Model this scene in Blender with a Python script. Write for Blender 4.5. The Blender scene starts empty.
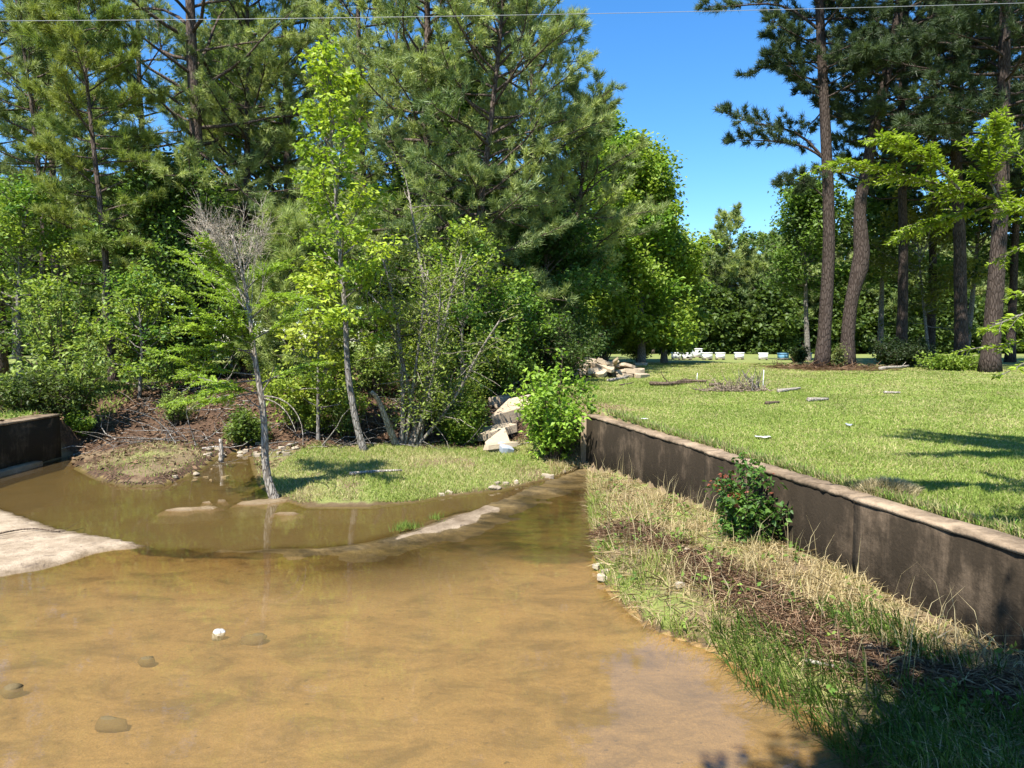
import bpy, math
import numpy as np
from mathutils import Vector

rng = np.random.default_rng(7)
R = math.radians
scene = bpy.context.scene
COL = scene.collection

# ------------------------------------------------------------------ camera maths
F_PX, CAM_Z, HOR = 720.0, 2.75, 338.0
TH = math.atan((384 - HOR) / F_PX)
CT, ST = math.cos(TH), math.sin(TH)

def ray(u, v):
    a, b = (u - 512) / F_PX, (384 - v) / F_PX
    return np.array([a, CT + b * ST, -ST + b * CT])

def G(u, v, z=0.0):
    d = ray(u, v)
    t = (z - CAM_Z) / d[2]
    return np.array([d[0] * t, d[1] * t, z])

def D(u, v, y):
    d = ray(u, v)
    t = y / d[1]
    return np.array([d[0] * t, y, CAM_Z + d[2] * t])

def smooth(e0, e1, x):
    t = np.clip((np.asarray(x, float) - e0) / (e1 - e0), 0, 1)
    return t * t * (3 - 2 * t)

_ph = np.random.default_rng(3).uniform(0, 6.28, (40, 3))
def noise2(x, y, scale=1.0, octs=4, seed=0):
    """cheap smooth noise in about -1..1"""
    out, amp, tot = 0, 1.0, 0
    for o in range(octs):
        k = (seed * 5 + o) % 36
        f = scale * 1.9 ** o
        a = _ph[k, 2]
        xr, yr = x * math.cos(a) - y * math.sin(a), x * math.sin(a) + y * math.cos(a)
        out = out + amp * (np.sin(f * xr + _ph[k, 0] + 1.3 * np.sin(f * 0.7 * yr + _ph[k + 1, 0])) * np.sin(f * 1.1 * yr + _ph[k, 1] + 1.1 * np.sin(f * 0.6 * xr + _ph[k + 2, 1])))
        tot += amp
        amp *= 0.55
    return out / tot

def sd_poly(poly, x, y):
    """signed distance to polygon, negative inside"""
    x, y = np.asarray(x, float), np.asarray(y, float)
    d2 = np.full(x.shape, 1e18)
    inside = np.zeros(x.shape, bool)
    n = len(poly)
    for i in range(n):
        ax, ay = poly[i][:2]
        bx, by = poly[(i + 1) % n][:2]
        ex, ey = bx - ax, by - ay
        t = np.clip(((x - ax) * ex + (y - ay) * ey) / (ex * ex + ey * ey + 1e-12), 0, 1)
        d2 = np.minimum(d2, (x - ax - t * ex) ** 2 + (y - ay - t * ey) ** 2)
        c = (ay > y) != (by > y)
        xi = ax + (y - ay) / (ey if abs(ey) > 1e-9 else 1e-9) * ex
        inside ^= c & (x < xi)
    return np.where(inside, -1, 1) * np.sqrt(d2)

def d_line(pts, x, y):
    x, y = np.asarray(x, float), np.asarray(y, float)
    d2 = np.full(x.shape, 1e18)
    for a, b in zip(pts[:-1], pts[1:]):
        ex, ey = b[0] - a[0], b[1] - a[1]
        t = np.clip(((x - a[0]) * ex + (y - a[1]) * ey) / (ex * ex + ey * ey + 1e-12), 0, 1)
        d2 = np.minimum(d2, (x - a[0] - t * ex) ** 2 + (y - a[1] - t * ey) ** 2)
    return np.sqrt(d2)

# ------------------------------------------------------------------ layout of the ground
WALL_N, WALL_F = G(1024, 546, 1.15), G(585, 414, 1.15)
WDIR = (WALL_F - WALL_N)[:2]
WSLOPE = WDIR[0] / WDIR[1]
def wall_x(y):
    y = np.asarray(y, float)
    near = WALL_N[0] + (y - WALL_N[1]) * WSLOPE
    far = WALL_F[0] - (y - WALL_F[1]) * 0.03
    return np.where(y < WALL_F[1], near, far)

LW_X, LW_END = -10.35, 16.4
g0 = lambda u, v: tuple(G(u, v, 0.0)[:2])
WATER = [(2.3, 0.3), g0(895, 768), g0(800, 702), g0(720, 652), g0(650, 626), g0(615, 595), g0(600, 568), g0(592, 520), g0(590, 474),
         g0(578, 469), g0(545, 480), g0(500, 491), g0(450, 496), g0(420, 502), g0(370, 508), g0(310, 508), g0(280, 498), g0(262, 487),
         g0(255, 470), g0(252, 458), g0(238, 452), g0(215, 459), g0(195, 475), g0(160, 486), g0(125, 486), g0(95, 478), g0(72, 466),
         (LW_X, 16.6), (LW_X, 0.3)]
CREST = [g0(588, 468), g0(540, 486), g0(470, 514), g0(420, 533), g0(370, 546), g0(320, 552), g0(250, 553), g0(150, 547), g0(60, 530), g0(0, 509), (LW_X, 12.6)]
APRON = CREST + [(LW_X, 0.3), (5, 0.3), (5, 15.2)]
WETA = [g0(590, 470), g0(540, 486), g0(470, 514), g0(400, 541), g0(450, 552), g0(540, 566), g0(600, 558), g0(596, 510)]
SLAB = [(LW_X - .1, 12.7), g0(0, 509), g0(60, 530), g0(155, 545), g0(105, 552), g0(60, 566), g0(-10, 578), (LW_X - .1, 8.6)]
PATCH = [g0(396, 534), g0(440, 519), g0(486, 508), g0(498, 511), g0(478, 517), g0(470, 527), g0(436, 534), g0(400, 542)]
BARS = [(g0(192, 509), .40, .10, .22), (g0(214, 502), .26, .05, .45), (g0(263, 502), .46, .17, .35), (g0(286, 514), .23, .10, .05)]
STRAW = [tuple(G(u, v, .25)[:2]) for u, v in [(606, 520), (640, 530), (672, 552), (715, 575), (765, 603), (835, 645), (905, 672), (1010, 700), (1100, 730)]]
STRAW2 = [tuple(G(u, v, .25)[:2]) for u, v in [(690, 565), (730, 590), (790, 622), (850, 650)]]

def ground(x, y):
    """height and zone masks of the one ground sheet"""
    x, y = np.asarray(x, float), np.asarray(y, float)
    sw, sa = sd_poly(WATER, x, y), sd_poly(APRON, x, y)
    s = x - wall_x(y)
    n1, n2 = noise2(x, y, 1.2, 4, 1), noise2(x, y, 4.0, 3, 2)
    # lawn
    lawn = 1.12 + 0.36 * smooth(8, 29, y) - 0.12 * smooth(30, 46, y) - 0.55 * smooth(46, 90, y) + 0.03 * n1 + 0.012 * n2
    # far bank
    rise = smooth(16.6, 22.5, y + 0.25 * n1)
    zfar = 0.02 + 0.17 * smooth(0, 1.3, sw) + 0.05 * n1 * smooth(0, 1, sw) + 1.15 * rise + 0.03 * n2 * rise
    zfar = zfar + 0.09 * smooth(0.02, 0.12, sw) * smooth(1.5, 0.8, np.abs(x + 7.35 + 0.35 * n1)) * (y > 13.5) * (y < 19)
    zfar = zfar - 0.35 * smooth(1.6, 0.2, np.hypot(x + 3.6, (y - 18.3) * 0.9)) * (sw > 0)
    leftland = 1.0 + 0.35 * smooth(14, 30, y) + 0.03 * n1
    # right bank inside the wall
    bank = 0.03 + 0.16 * smooth(0, 0.5, sw) + 0.15 * smooth(0.2, 2.0, sw) + 0.035 * n1 + 0.02 * n2
    z = np.where(s < 0.9, zfar, zfar)
    mr = smooth(-2.0, 0.3, s) * smooth(WALL_F[1] - 0.2, WALL_F[1] + 2.0, y + 0.6 * s)
    zback = zfar * (1 - mr) + lawn * mr
    inwall = smooth(0.06, 0.24, s)
    zright = bank * (1 - inwall) + lawn * inwall
    f = smooth(WALL_F[1] - 0.15, WALL_F[1] + 0.5, y)
    isright = (x > np.minimum(wall_x(y) - 4.5, 0.2)) & (x > -0.6)
    z = np.where((y < WALL_F[1] + 0.5) & ((s > -0.3) | (isright & (sa < 0.3) & (y < 15.5) & (x > 0.9))), zright * (1 - f) + zback * f, zback)
    z = np.where((y > 40), lawn + 0 * z, z)
    lw = smooth(LW_X - 0.04, LW_X - 0.22, x) * smooth(LW_END + 1.6, LW_END - 0.1, y)
    z = z * (1 - lw) + leftland * lw
    # creek bed
    d = -sw
    bed_a = -0.050 - 0.030 * smooth(8.5, 5.5, y) + 0.012 * n1 + 0.005 * n2
    weta = sd_poly(WETA, x, y)
    wa = smooth(0.5, -0.5, weta + 0.25 * n1)
    bed_a = bed_a * (1 - wa) + (-0.012 + 0.010 * n2) * wa
    dc = np.abs(sa)
    tip = smooth(-4.2, -1.0, x)
    bed_a = np.maximum(bed_a, 0.052 * tip - 0.016 * (1 - tip) - 0.085 * dc + 0.026 * n2 + 0.012 * n1)
    slab = smooth(0.28, -0.30, sd_poly(SLAB, x, y) + 0.12 * n2 + 0.08 * n1)
    patch = smooth(0.18, -0.12, sd_poly(PATCH, x, y) + 0.16 * n2 + 0.08 * n1)
    bed_a = bed_a + (0.05 + 0.012 * n2 - bed_a) * slab
    bed_a = bed_a + (0.05 + 0.01 * n2 - bed_a) * patch
    bed_p = np.maximum(-0.17 + 0.03 * n1, 0.03 - (1.6 - 1.42 * smooth(-4.2, -3.2, x) * smooth(0.0, -0.9, x)) * np.abs(sa))
    bar = 0 * x
    for (c_, ra, rb_, rot) in BARS:
        dx, dy = x - c_[0], y - c_[1]
        u_, w_ = dx * math.cos(rot) + dy * math.sin(rot), -dx * math.sin(rot) + dy * math.cos(rot)
        e_ = np.sqrt((u_ / ra) ** 2 + (w_ / rb_) ** 2) + 0.22 * n2
        bar = np.maximum(bar, smooth(1.7, 0.75, e_))
    bed_p = bed_p + (0.03 - bed_p) * bar
    bed = np.where(sa < 0, bed_a, bed_p)
    shore = np.maximum(0.03 - 0.45 * d, -0.6)
    keep = (slab > 0.2) | (bar > 0.5) | (patch > 0.2) | (x < LW_X + 1.0)
    bedz = np.where(keep, bed, np.maximum(bed, np.minimum(shore, 0.03)))
    inw = (sw < 0)
    z = np.where(inw & (y < 17.5), bedz, z)
    m = dict(sw=sw, sa=sa, s=s, slab=slab * inw, patch=patch * inw, wa=wa * inw, bar=bar * inw, inw=inw, rise=rise)
    return z, m

def gz(x, y):
    z, _ = ground(np.array([x], float), np.array([y], float))
    return float(z[0])

# ------------------------------------------------------------------ mesh builder
class MB:
    def __init__(s):
        s.v, s.c, s.q, s.t, s.n = [], [], [], [], 0
    def add(s, v, quads=None, tris=None, col=None):
        v = np.asarray(v, np.float32).reshape(-1, 3)
        s.v.append(v)
        if col is None:
            col = (1, 1, 1)
        c = np.ones((len(v), 4), np.float32)
        c[:, :3] = col
        s.c.append(c)
        if quads is not None and len(quads):
            s.q.append(np.asarray(quads, np.int32) + s.n)
        if tris is not None and len(tris):
            s.t.append(np.asarray(tris, np.int32) + s.n)
        s.n += len(v)
    def tube(s, pts, rad, sides=6, cap=True, rough=0.0, col=None):
        pts = np.asarray(pts, float)
        n = len(pts)
        rad = np.broadcast_to(np.asarray(rad, float), (n,))
        tan = np.gradient(pts, axis=0)
        tan /= np.linalg.norm(tan, axis=1, keepdims=True) + 1e-9
        ref = np.array([0.31, 0.94, 0.1]) if abs(tan[:, 2]).mean() > 0.6 else np.array([0.05, 0.1, 1.0])
        a = np.cross(tan, ref)
        a /= np.linalg.norm(a, axis=1, keepdims=True) + 1e-9
        b = np.cross(tan, a)
        ang = np.arange(sides) * 2 * math.pi / sides
        rr = rad[:, None] * (1 + rough * rng.uniform(-1, 1, (n, sides)))
        v = pts[:, None, :] + rr[..., None] * (a[:, None, :] * np.cos(ang)[None, :, None] + b[:, None, :] * np.sin(ang)[None, :, None])
        i = np.arange(n - 1)[:, None] * sides
        j = np.arange(sides)[None, :]
        k = (j + 1) % sides
        q = np.stack([i + j, i + k, i + sides + k, i + sides + j], -1).reshape(-1, 4)
        v = v.reshape(-1, 3)
        tris = None
        if cap:
            v = np.vstack([v, pts[0], pts[-1]])
            e = (n - 1) * sides
            jj = np.arange(sides)
            kk = (jj + 1) % sides
            t1 = np.stack([np.full(sides, n * sides), kk, jj], -1)
            t2 = np.stack([np.full(sides, n * sides + 1), e + jj, e + kk], -1)
            tris = np.vstack([t1, t2])
        s.add(v, q, tris, col)
    def build(s, name, mat, parent=None, smooth_shade=False):
        me = bpy.data.meshes.new(name)
        V = np.vstack(s.v)
        me.vertices.add(len(V))
        me.vertices.foreach_set('co', V.ravel())
        Q = np.vstack(s.q) if s.q else np.zeros((0, 4), np.int32)
        T = np.vstack(s.t) if s.t else np.zeros((0, 3), np.int32)
        loops = np.concatenate([Q.ravel(), T.ravel()])
        tot = np.concatenate([np.full(len(Q), 4, np.int32), np.full(len(T), 3, np.int32)])
        st = np.concatenate([[0], np.cumsum(tot)[:-1]]).astype(np.int32)
        me.loops.add(len(loops))
        me.loops.foreach_set('vertex_index', loops.astype(np.int32))
        me.polygons.add(len(tot))
        me.polygons.foreach_set('loop_start', st)
        me.polygons.foreach_set('loop_total', tot)
        if smooth_shade:
            me.polygons.foreach_set('use_smooth', np.ones(len(tot), bool))
        ca = me.color_attributes.new('Col', 'FLOAT_COLOR', 'POINT')
        ca.data.foreach_set('color', np.vstack(s.c).ravel())
        me.update(calc_edges=True)
        me.validate()
        me.materials.append(mat)
        o = bpy.data.objects.new(name, me)
        COL.objects.link(o)
        if parent is not None:
            o.parent = parent
        return o

def unit(v):
    return v / (np.linalg.norm(v, axis=-1, keepdims=True) + 1e-9)

def needle_tufts(mb, P, Dr, k, L, w, C, spread=0.9):
    N = len(P)
    if N == 0: return
    d = np.repeat(Dr, k, 0)
    d = unit(d * 0.75 + rng.normal(0, 0.6, (N * k, 3)) * spread + np.array([0, 0, 0.12]))
    p = np.repeat(P, k, 0) + rng.normal(0, 0.035, (N * k, 3))
    sd = unit(np.cross(d, rng.normal(0, 1, (N * k, 3))))
    l = L * rng.uniform(0.65, 1.15, (N * k, 1))
    v = np.stack([p - sd * w / 2, p + sd * w / 2, p + d * l], 1).reshape(-1, 3)
    c = np.repeat(np.repeat(C, k, 0) * rng.uniform(0.8, 1.2, (N * k, 1)), 3, 0)
    mb.add(v, tris=np.arange(N * k * 3).reshape(-1, 3), col=c)

def leaves(mb, P, axis, nrm, L, W, C, fold=0.18):
    """one folded four-point leaf at every P"""
    N = len(P)
    if N == 0: return
    axis = unit(axis)
    side = unit(np.cross(nrm, axis))
    up = np.cross(axis, side)
    L = np.broadcast_to(np.asarray(L, float), (N,))[:, None]
    W = np.broadcast_to(np.asarray(W, float), (N,))[:, None]
    m = P + axis * L * 0.45
    v = np.stack([P, m + side * W / 2 + up * W * fold, P + axis * L - up * L * 0.1, m - side * W / 2 + up * W * fold], 1).reshape(-1, 3)
    i = np.arange(N)[:, None] * 4
    t = np.concatenate([i + np.array([[0, 1, 2]]), i + np.array([[0, 2, 3]])], 0)
    mb.add(v, tris=t, col=np.repeat(C, 4, 0))

def leaf_clumps(mb, P, k, spread, L, C, droop=0.25, aspect=0.62):
    N = len(P)
    if N == 0: return
    p = np.repeat(P, k, 0) + rng.normal(0, spread, (N * k, 3)) * np.array([1, 1, 0.75])
    a = rng.normal(0, 1, (N * k, 3)) * np.array([1, 1, 0.5]) - np.array([0, 0, droop])
    n = rng.normal(0, 0.55, (N * k, 3)) + np.array([0, 0, 1])
    l = L * rng.uniform(0.6, 1.2, N * k)
    c = np.repeat(C, k, 0) * rng.uniform(0.78, 1.22, (N * k, 1))
    leaves(mb, p, a, n, l, l * aspect, c)

def blades(mb, P, h, w, lean, C, two=True):
    N = len(P)
    if N == 0: return
    ang = rng.uniform(0, 6.283, N)
    sd = np.stack([np.cos(ang), np.sin(ang), np.zeros(N)], 1) * (np.broadcast_to(w, (N,)) / 2)[:, None]
    h = np.broadcast_to(h, (N,))[:, None]
    up = np.array([0, 0, 1.0])
    if two:
        a = P + lean * 0.35 + up * h * 0.6
        b = P + lean + up * h * np.clip(1.0 - 0.25 * np.linalg.norm(lean, axis=1, keepdims=True) / h, .45, 1)
        v = np.stack([P - sd, P + sd, a + sd * 0.7, a - sd * 0.7, b], 1).reshape(-1, 3)
        i = np.arange(N)[:, None] * 5
        mb.add(v, quads=i + np.array([[0, 1, 2, 3]]), tris=i + np.array([[3, 2, 4]]), col=np.repeat(C, 5, 0))
    else:
        v = np.stack([P - sd, P + sd, P + lean + up * h], 1).reshape(-1, 3)
        mb.add(v, tris=np.arange(N * 3).reshape(-1, 3), col=np.repeat(C, 3, 0))

def pick(c0, c1, t, jit=0.12):
    t = np.asarray(t, float)[:, None]
    c = np.array(c0) * (1 - t) + np.array(c1) * t
    return c * rng.uniform(1 - jit, 1 + jit, (len(t), 1))

# ------------------------------------------------------------------ materials
def new_mat(name):
    m = bpy.data.materials.new(name)
    m.use_nodes = True
    nt = m.node_tree
    nt.nodes.clear()
    out = nt.nodes.new('ShaderNodeOutputMaterial')
    return m, nt, out

class NT:
    def __init__(s, nt): s.nt = nt
    def node(s, t, **kw):
        n = s.nt.nodes.new(t)
        for k, v in kw.items():
            setattr(n, k, v)
        return n
    def link(s, a, b): s.nt.links.new(a, b)
    def _in(s, sock, v):
        if v is None: return
        if isinstance(v, bpy.types.NodeSocket): s.link(v, sock)
        elif isinstance(v, (tuple, list)): sock.default_value = tuple(v) + ((1,) if len(v) == 3 and len(sock.default_value) == 4 else ())
        else: sock.default_value = v
    def noise(s, scale, vec=None, detail=5, rough=0.6, dist=0.0):
        n = s.node('ShaderNodeTexNoise')
        n.inputs['Scale'].default_value = scale
        n.inputs['Detail'].default_value = detail
        n.inputs['Roughness'].default_value = rough
        n.inputs['Distortion'].default_value = dist
        if vec is not None: s.link(vec, n.inputs['Vector'])
        return n.outputs['Fac']
    def coords(s, scale=(1, 1, 1), kind='Object'):
        t = s.node('ShaderNodeTexCoord')
        m = s.node('ShaderNodeMapping')
        m.inputs['Scale'].default_value = scale
        s.link(t.outputs[kind], m.inputs['Vector'])
        return m.outputs['Vector']
    def mix(s, f, a, b):
        n = s.node('ShaderNodeMix', data_type='RGBA')
        s._in(n.inputs[0], f); s._in(n.inputs[6], a); s._in(n.inputs[7], b)
        return n.outputs[2]
    def mul(s, a, b):
        n = s.node('ShaderNodeMix', data_type='RGBA', blend_type='MULTIPLY')
        n.inputs[0].default_value = 1
        s._in(n.inputs[6], a); s._in(n.inputs[7], b)
        return n.outputs[2]
    def math(s, op, a, b=None, c=None):
        n = s.node('ShaderNodeMath', operation=op)
        s._in(n.inputs[0], a); s._in(n.inputs[1], b); s._in(n.inputs[2], c)
        return n.outputs[0]
    def ramp(s, f, lo, hi, a=0.0, b=1.0):
        n = s.node('ShaderNodeMapRange', interpolation_type='SMOOTHSTEP')
        s._in(n.inputs['Value'], f)
        n.inputs['From Min'].default_value = lo; n.inputs['From Max'].default_value = hi
        n.inputs['To Min'].default_value = a; n.inputs['To Max'].default_value = b
        return n.outputs['Result']
    def attr(s, name):
        n = s.node('ShaderNodeAttribute', attribute_name=name)
        return n
    def bump(s, h, strength, dist):
        n = s.node('ShaderNodeBump')
        n.inputs['Strength'].default_value = strength
        n.inputs['Distance'].default_value = dist
        s.link(h, n.inputs['Height'])
        return n.outputs['Normal']
    def bsdf(s, col, rough=0.8, spec=0.3, normal=None):
        n = s.node('ShaderNodeBsdfPrincipled')
        s._in(n.inputs['Base Color'], col)
        s._in(n.inputs['Roughness'], rough)
        s._in(n.inputs['Specular IOR Level'], spec)
        if normal is not None: s.link(normal, n.inputs['Normal'])
        return n.outputs[0]

def leaf_mat(name, trans=0.35, rough=0.55, spec=0.25, tint=(1.15, 1.2, 0.6), gain=1.0):
    m, nt, out = new_mat(name)
    w = NT(nt)
    a = w.attr('Col').outputs['Color']
    n = w.noise(35, w.coords(), 2)
    c = w.mul(a, w.mix(n, (0.8 * gain,) * 3, (1.2 * gain,) * 3))
    p = w.bsdf(c, rough, spec)
    t = w.node('ShaderNodeBsdfTranslucent')
    w.link(w.mul(c, tint), t.inputs['Color'])
    mx = w.node('ShaderNodeMixShader')
    mx.inputs[0].default_value = trans
    w.link(p, mx.inputs[1]); w.link(t.outputs[0], mx.inputs[2])
    w.link(mx.outputs[0], out.inputs['Surface'])
    return m

def bark_mat(name, c0, c1, scale=1.0, lichen=None):
    m, nt, out = new_mat(name)
    w = NT(nt)
    v = w.coords((9 * scale, 9 * scale, 2.2 * scale))
    vo = w.node('ShaderNodeTexVoronoi', feature='DISTANCE_TO_EDGE')
    w.link(v, vo.inputs['Vector'])
    vo.inputs['Scale'].default_value = 1.6
    crack = w.ramp(vo.outputs['Distance'], 0.0, 0.22)
    n = w.noise(3.5, v, 6, 0.7)
    c = w.mix(n, c0, c1)
    c = w.mul(c, w.mix(crack, (0.45, 0.42, 0.4), (1, 1, 1)))
    if lichen:
        n2 = w.noise(2.0, w.coords((1.5, 1.5, 0.8)), 5, 0.7)
        c = w.mix(w.ramp(n2, 0.52, 0.62), c, lichen)
    c = w.mul(c, w.attr('Col').outputs['Color'])
    h = w.math('ADD', crack, w.math('MULTIPLY', n, 0.8))
    w.link(w.bsdf(c, 0.9, 0.15, w.bump(h, 0.8, 0.02)), out.inputs['Surface'])
    return m

def stone_mat(name, c0, c1, dark=(0.08, 0.07, 0.05), scale=3.0, dlo=0.55):
    m, nt, out = new_mat(name)
    w = NT(nt)
    v = w.coords()
    n = w.noise(scale, v, 6, 0.65)
    n2 = w.noise(scale * 9, v, 4, 0.7)
    c = w.mix(n, c0, c1)
    c = w.mix(w.ramp(w.noise(scale * 1.7, v, 6, 0.75, 0.5), dlo, dlo + 0.2), c, dark)
    c = w.mul(c, w.mix(n2, (0.75, 0.75, 0.75), (1.2, 1.2, 1.2)))
    c = w.mul(c, w.attr('Col').outputs['Color'])
    w.link(w.bsdf(c, 0.85, 0.25, w.bump(w.math('ADD', n2, n), 0.5, 0.02)), out.inputs['Surface'])
    return m

def plain_mat(name, col, rough=0.6, spec=0.3, var=0.2, scale=8):
    m, nt, out = new_mat(name)
    w = NT(nt)
    n = w.noise(scale, w.coords(), 5, 0.65)
    c = w.mul(col, w.mix(n, (1 - var,) * 3, (1 + var,) * 3))
    c = w.mul(c, w.attr('Col').outputs['Color'])
    w.link(w.bsdf(c, rough, spec, w.bump(n, 0.15, 0.01)), out.inputs['Surface'])
    return m

M = {}
M['pine'] = leaf_mat('pine_needles', 0.34, 0.5, 0.3, (1.1, 1.15, 0.65), 1.3)
M['leaf'] = leaf_mat('broad_leaves', 0.40, 0.5, 0.3, gain=1.1)
M['grass'] = leaf_mat('grass_blades', 0.34, 0.6, 0.2, (1.1, 1.1, 0.7), 0.9)
M['bark_pine'] = bark_mat('pine_bark', (0.07, 0.052, 0.042), (0.19, 0.145, 0.12))
M['bark_shaded'] = bark_mat('shaded_pine_bark', (0.035, 0.027, 0.022), (0.12, 0.09, 0.075))  # pine bark darkened to stand in for canopy shade
M['bark_grey'] = bark_mat('grey_bark', (0.16, 0.145, 0.125), (0.38, 0.35, 0.31), 1.6)
M['bark_dead'] = bark_mat('bleached_wood', (0.36, 0.31, 0.25), (0.62, 0.56, 0.48), 2.0)
M['bark_brown'] = bark_mat('brown_twigs', (0.12, 0.085, 0.06), (0.24, 0.18, 0.13), 2.0)
M['rubble'] = stone_mat('rubble_concrete', (0.33, 0.255, 0.17), (0.48, 0.39, 0.28), (0.14, 0.10, 0.065), 2.0)
M['sand'] = stone_mat('damp_sand', (0.27, 0.195, 0.115), (0.36, 0.27, 0.17), (0.20, 0.14, 0.08), 6.0)
M['rock_pale'] = stone_mat('pale_stone', (0.34, 0.27, 0.19), (0.46, 0.39, 0.29), (0.18, 0.13, 0.08), 3.0)
M['rock_moss'] = stone_mat('mossy_stone', (0.085, 0.062, 0.026), (0.15, 0.11, 0.05), (0.04, 0.03, 0.014), 5.0)
M['rock_white'] = stone_mat('white_stone', (0.55, 0.54, 0.50), (0.74, 0.73, 0.70), (0.08, 0.07, 0.06), 6.0, 0.42)
M['white_paint'] = plain_mat('white_painted_wood', (0.80, 0.80, 0.78), 0.5, 0.4, 0.06)
M['blue_paint'] = plain_mat('blue_painted_wood', (0.12, 0.27, 0.42), 0.5, 0.4, 0.1)
M['scrap'] = plain_mat('white_scrap', (0.78, 0.78, 0.80), 0.5, 0.3, 0.05)
M['cable'] = plain_mat('cable_sheath', (0.26, 0.27, 0.29), 0.4, 0.4, 0.05)
M['litter'] = leaf_mat('leaf_litter', 0.12, 0.8, 0.1, (1, 1, 1), 0.8)
M['plastic'] = plain_mat('grey_plastic', (0.30, 0.33, 0.38), 0.35, 0.5, 0.15)

def ground_mat():
    m, nt, out = new_mat('ground_soil_and_grass')
    w = NT(nt)
    v = w.coords()
    m1, m2 = w.attr('M1').outputs['Color'], w.attr('M2').outputs['Color']
    s1, s2 = w.node('ShaderNodeSeparateColor'), w.node('ShaderNodeSeparateColor')
    w.link(m1, s1.inputs[0]); w.link(m2, s2.inputs[0])
    nb = w.noise(0.55, v, 5, 0.6)
    nm = w.noise(3.0, v, 6, 0.7)
    nf = w.noise(22.0, v, 5, 0.75)
    nff = w.noise(90.0, v, 3, 0.7)
    def edge(sock, amt=0.7, lo=0.4, hi=0.6):
        t = w.math('ADD', sock, w.math('MULTIPLY', w.math('SUBTRACT', nm, 0.5), amt))
        return w.ramp(t, lo, hi)
    soil = w.mix(nm, (0.13, 0.085, 0.045), (0.30, 0.22, 0.125))
    soil = w.mul(soil, w.mix(nf, (0.6, 0.6, 0.6), (1.35, 1.35, 1.35)))
    grass = w.mix(w.ramp(nf, 0.3, 0.7), (0.13, 0.18, 0.032), (0.28, 0.32, 0.08))
    straw = w.mix(nf, (0.22, 0.20, 0.075), (0.38, 0.33, 0.15))
    dry = w.ramp(w.math('ADD', w.math('MULTIPLY', nb, 0.6), w.math('MULTIPLY', nm, 0.5)), 0.47, 0.75)
    grass = w.mix(w.math('MULTIPLY', dry, 0.75), grass, straw)
    c = w.mix(edge(s1.outputs[0]), soil, grass)
    lit = w.mix(w.ramp(nf, 0.35, 0.65), (0.035, 0.020, 0.012), (0.16, 0.088, 0.048))  # litter, darkened in colour for tree shade missing on the slope
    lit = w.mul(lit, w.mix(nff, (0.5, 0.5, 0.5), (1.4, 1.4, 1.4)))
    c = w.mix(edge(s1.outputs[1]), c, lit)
    # sandy bed of the creek, drawn out along the flow
    tcv = w.node('ShaderNodeTexCoord')
    mpv = w.node('ShaderNodeMapping')
    mpv.inputs['Scale'].default_value = (1.0, 1.9, 1)
    mpv.inputs['Rotation'].default_value = (0, 0, R(38))
    w.link(tcv.outputs['Object'], mpv.inputs['Vector'])
    vs = mpv.outputs['Vector']
    ns = w.noise(1.5, vs, 9, 0.74, 0.5)
    bed = w.mix(w.ramp(ns, 0.30, 0.62), (0.160, 0.100, 0.039), (0.63, 0.435, 0.20))
    ol = w.node('ShaderNodeSeparateColor')
    w.link(w.attr('M3').outputs['Color'], ol.inputs[0])
    olf = w.ramp(w.math('ADD', ol.outputs[0], w.math('MULTIPLY', w.math('SUBTRACT', ns, 0.5), 0.9)), 0.25, 0.85)
    bed = w.mix(olf, bed, w.mix(w.ramp(ns, 0.35, 0.7), (0.060, 0.043, 0.013), (0.215, 0.150, 0.050)))
    bed = w.mul(bed, w.mix(nf, (0.55, 0.52, 0.46), (1.38, 1.38, 1.38)))
    bed = w.mul(bed, w.mix(w.ramp(nff, 0.3, 0.7), (0.72, 0.70, 0.66), (1.2, 1.2, 1.2)))
    bed = w.mix(w.ramp(w.noise(13, v, 3, 0.6), 0.64, 0.74), bed, (0.09, 0.06, 0.028))
    c = w.mix(w.ramp(s1.outputs[2], 0.3, 0.7), c, bed)
    pool = w.mix(ns, (0.10, 0.085, 0.022), (0.26, 0.19, 0.065))
    c = w.mix(w.ramp(s2.outputs[2], 0.2, 0.8), c, pool)
    wet = w.mix(w.ramp(ns, 0.35, 0.7), (0.060, 0.042, 0.016), (0.24, 0.165, 0.065))
    wet = w.mul(wet, w.mix(nf, (0.6, 0.6, 0.6), (1.4, 1.4, 1.4)))
    wf = edge(s2.outputs[1], 0.5)
    c = w.mix(wf, c, wet)
    conc = w.mix(w.ramp(nm, 0.3, 0.7), (0.32, 0.245, 0.165), (0.52, 0.42, 0.305))
    conc = w.mul(conc, w.mix(nf, (0.65, 0.62, 0.58), (1.3, 1.3, 1.3)))
    conc = w.mix(w.ramp(w.noise(5, v, 6, 0.75, 0.8), 0.56, 0.68), conc, (0.19, 0.14, 0.10))
    conc = w.mix(w.ramp(ol.outputs[2], 0.05, 0.3), conc, w.mix(nf, (0.24, 0.175, 0.10), (0.42, 0.32, 0.20)))
    conc = w.mix(ol.outputs[1], conc, w.mul(conc, (0.62, 0.60, 0.58)))
    cf = edge(s2.outputs[0], 0.4)
    c = w.mix(cf, c, conc)
    # wet margin just above the water line
    geo = w.node('ShaderNodeNewGeometry')
    sx = w.node('ShaderNodeSeparateXYZ')
    w.link(geo.outputs['Position'], sx.inputs[0])
    damp = w.ramp(w.math('ADD', sx.outputs[2], w.math('MULTIPLY', w.math('SUBTRACT', nm, 0.5), 0.06)), 0.01, 0.055, 1.0, 0.0)
    c = w.mul(c, w.mix(damp, (1, 1, 1), (0.62, 0.58, 0.52)))
    c = w.mul(c, (0.78, 0.78, 0.78))
    rough = w.math('SUBTRACT', 0.92, w.math('MULTIPLY', damp, 0.55))
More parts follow.
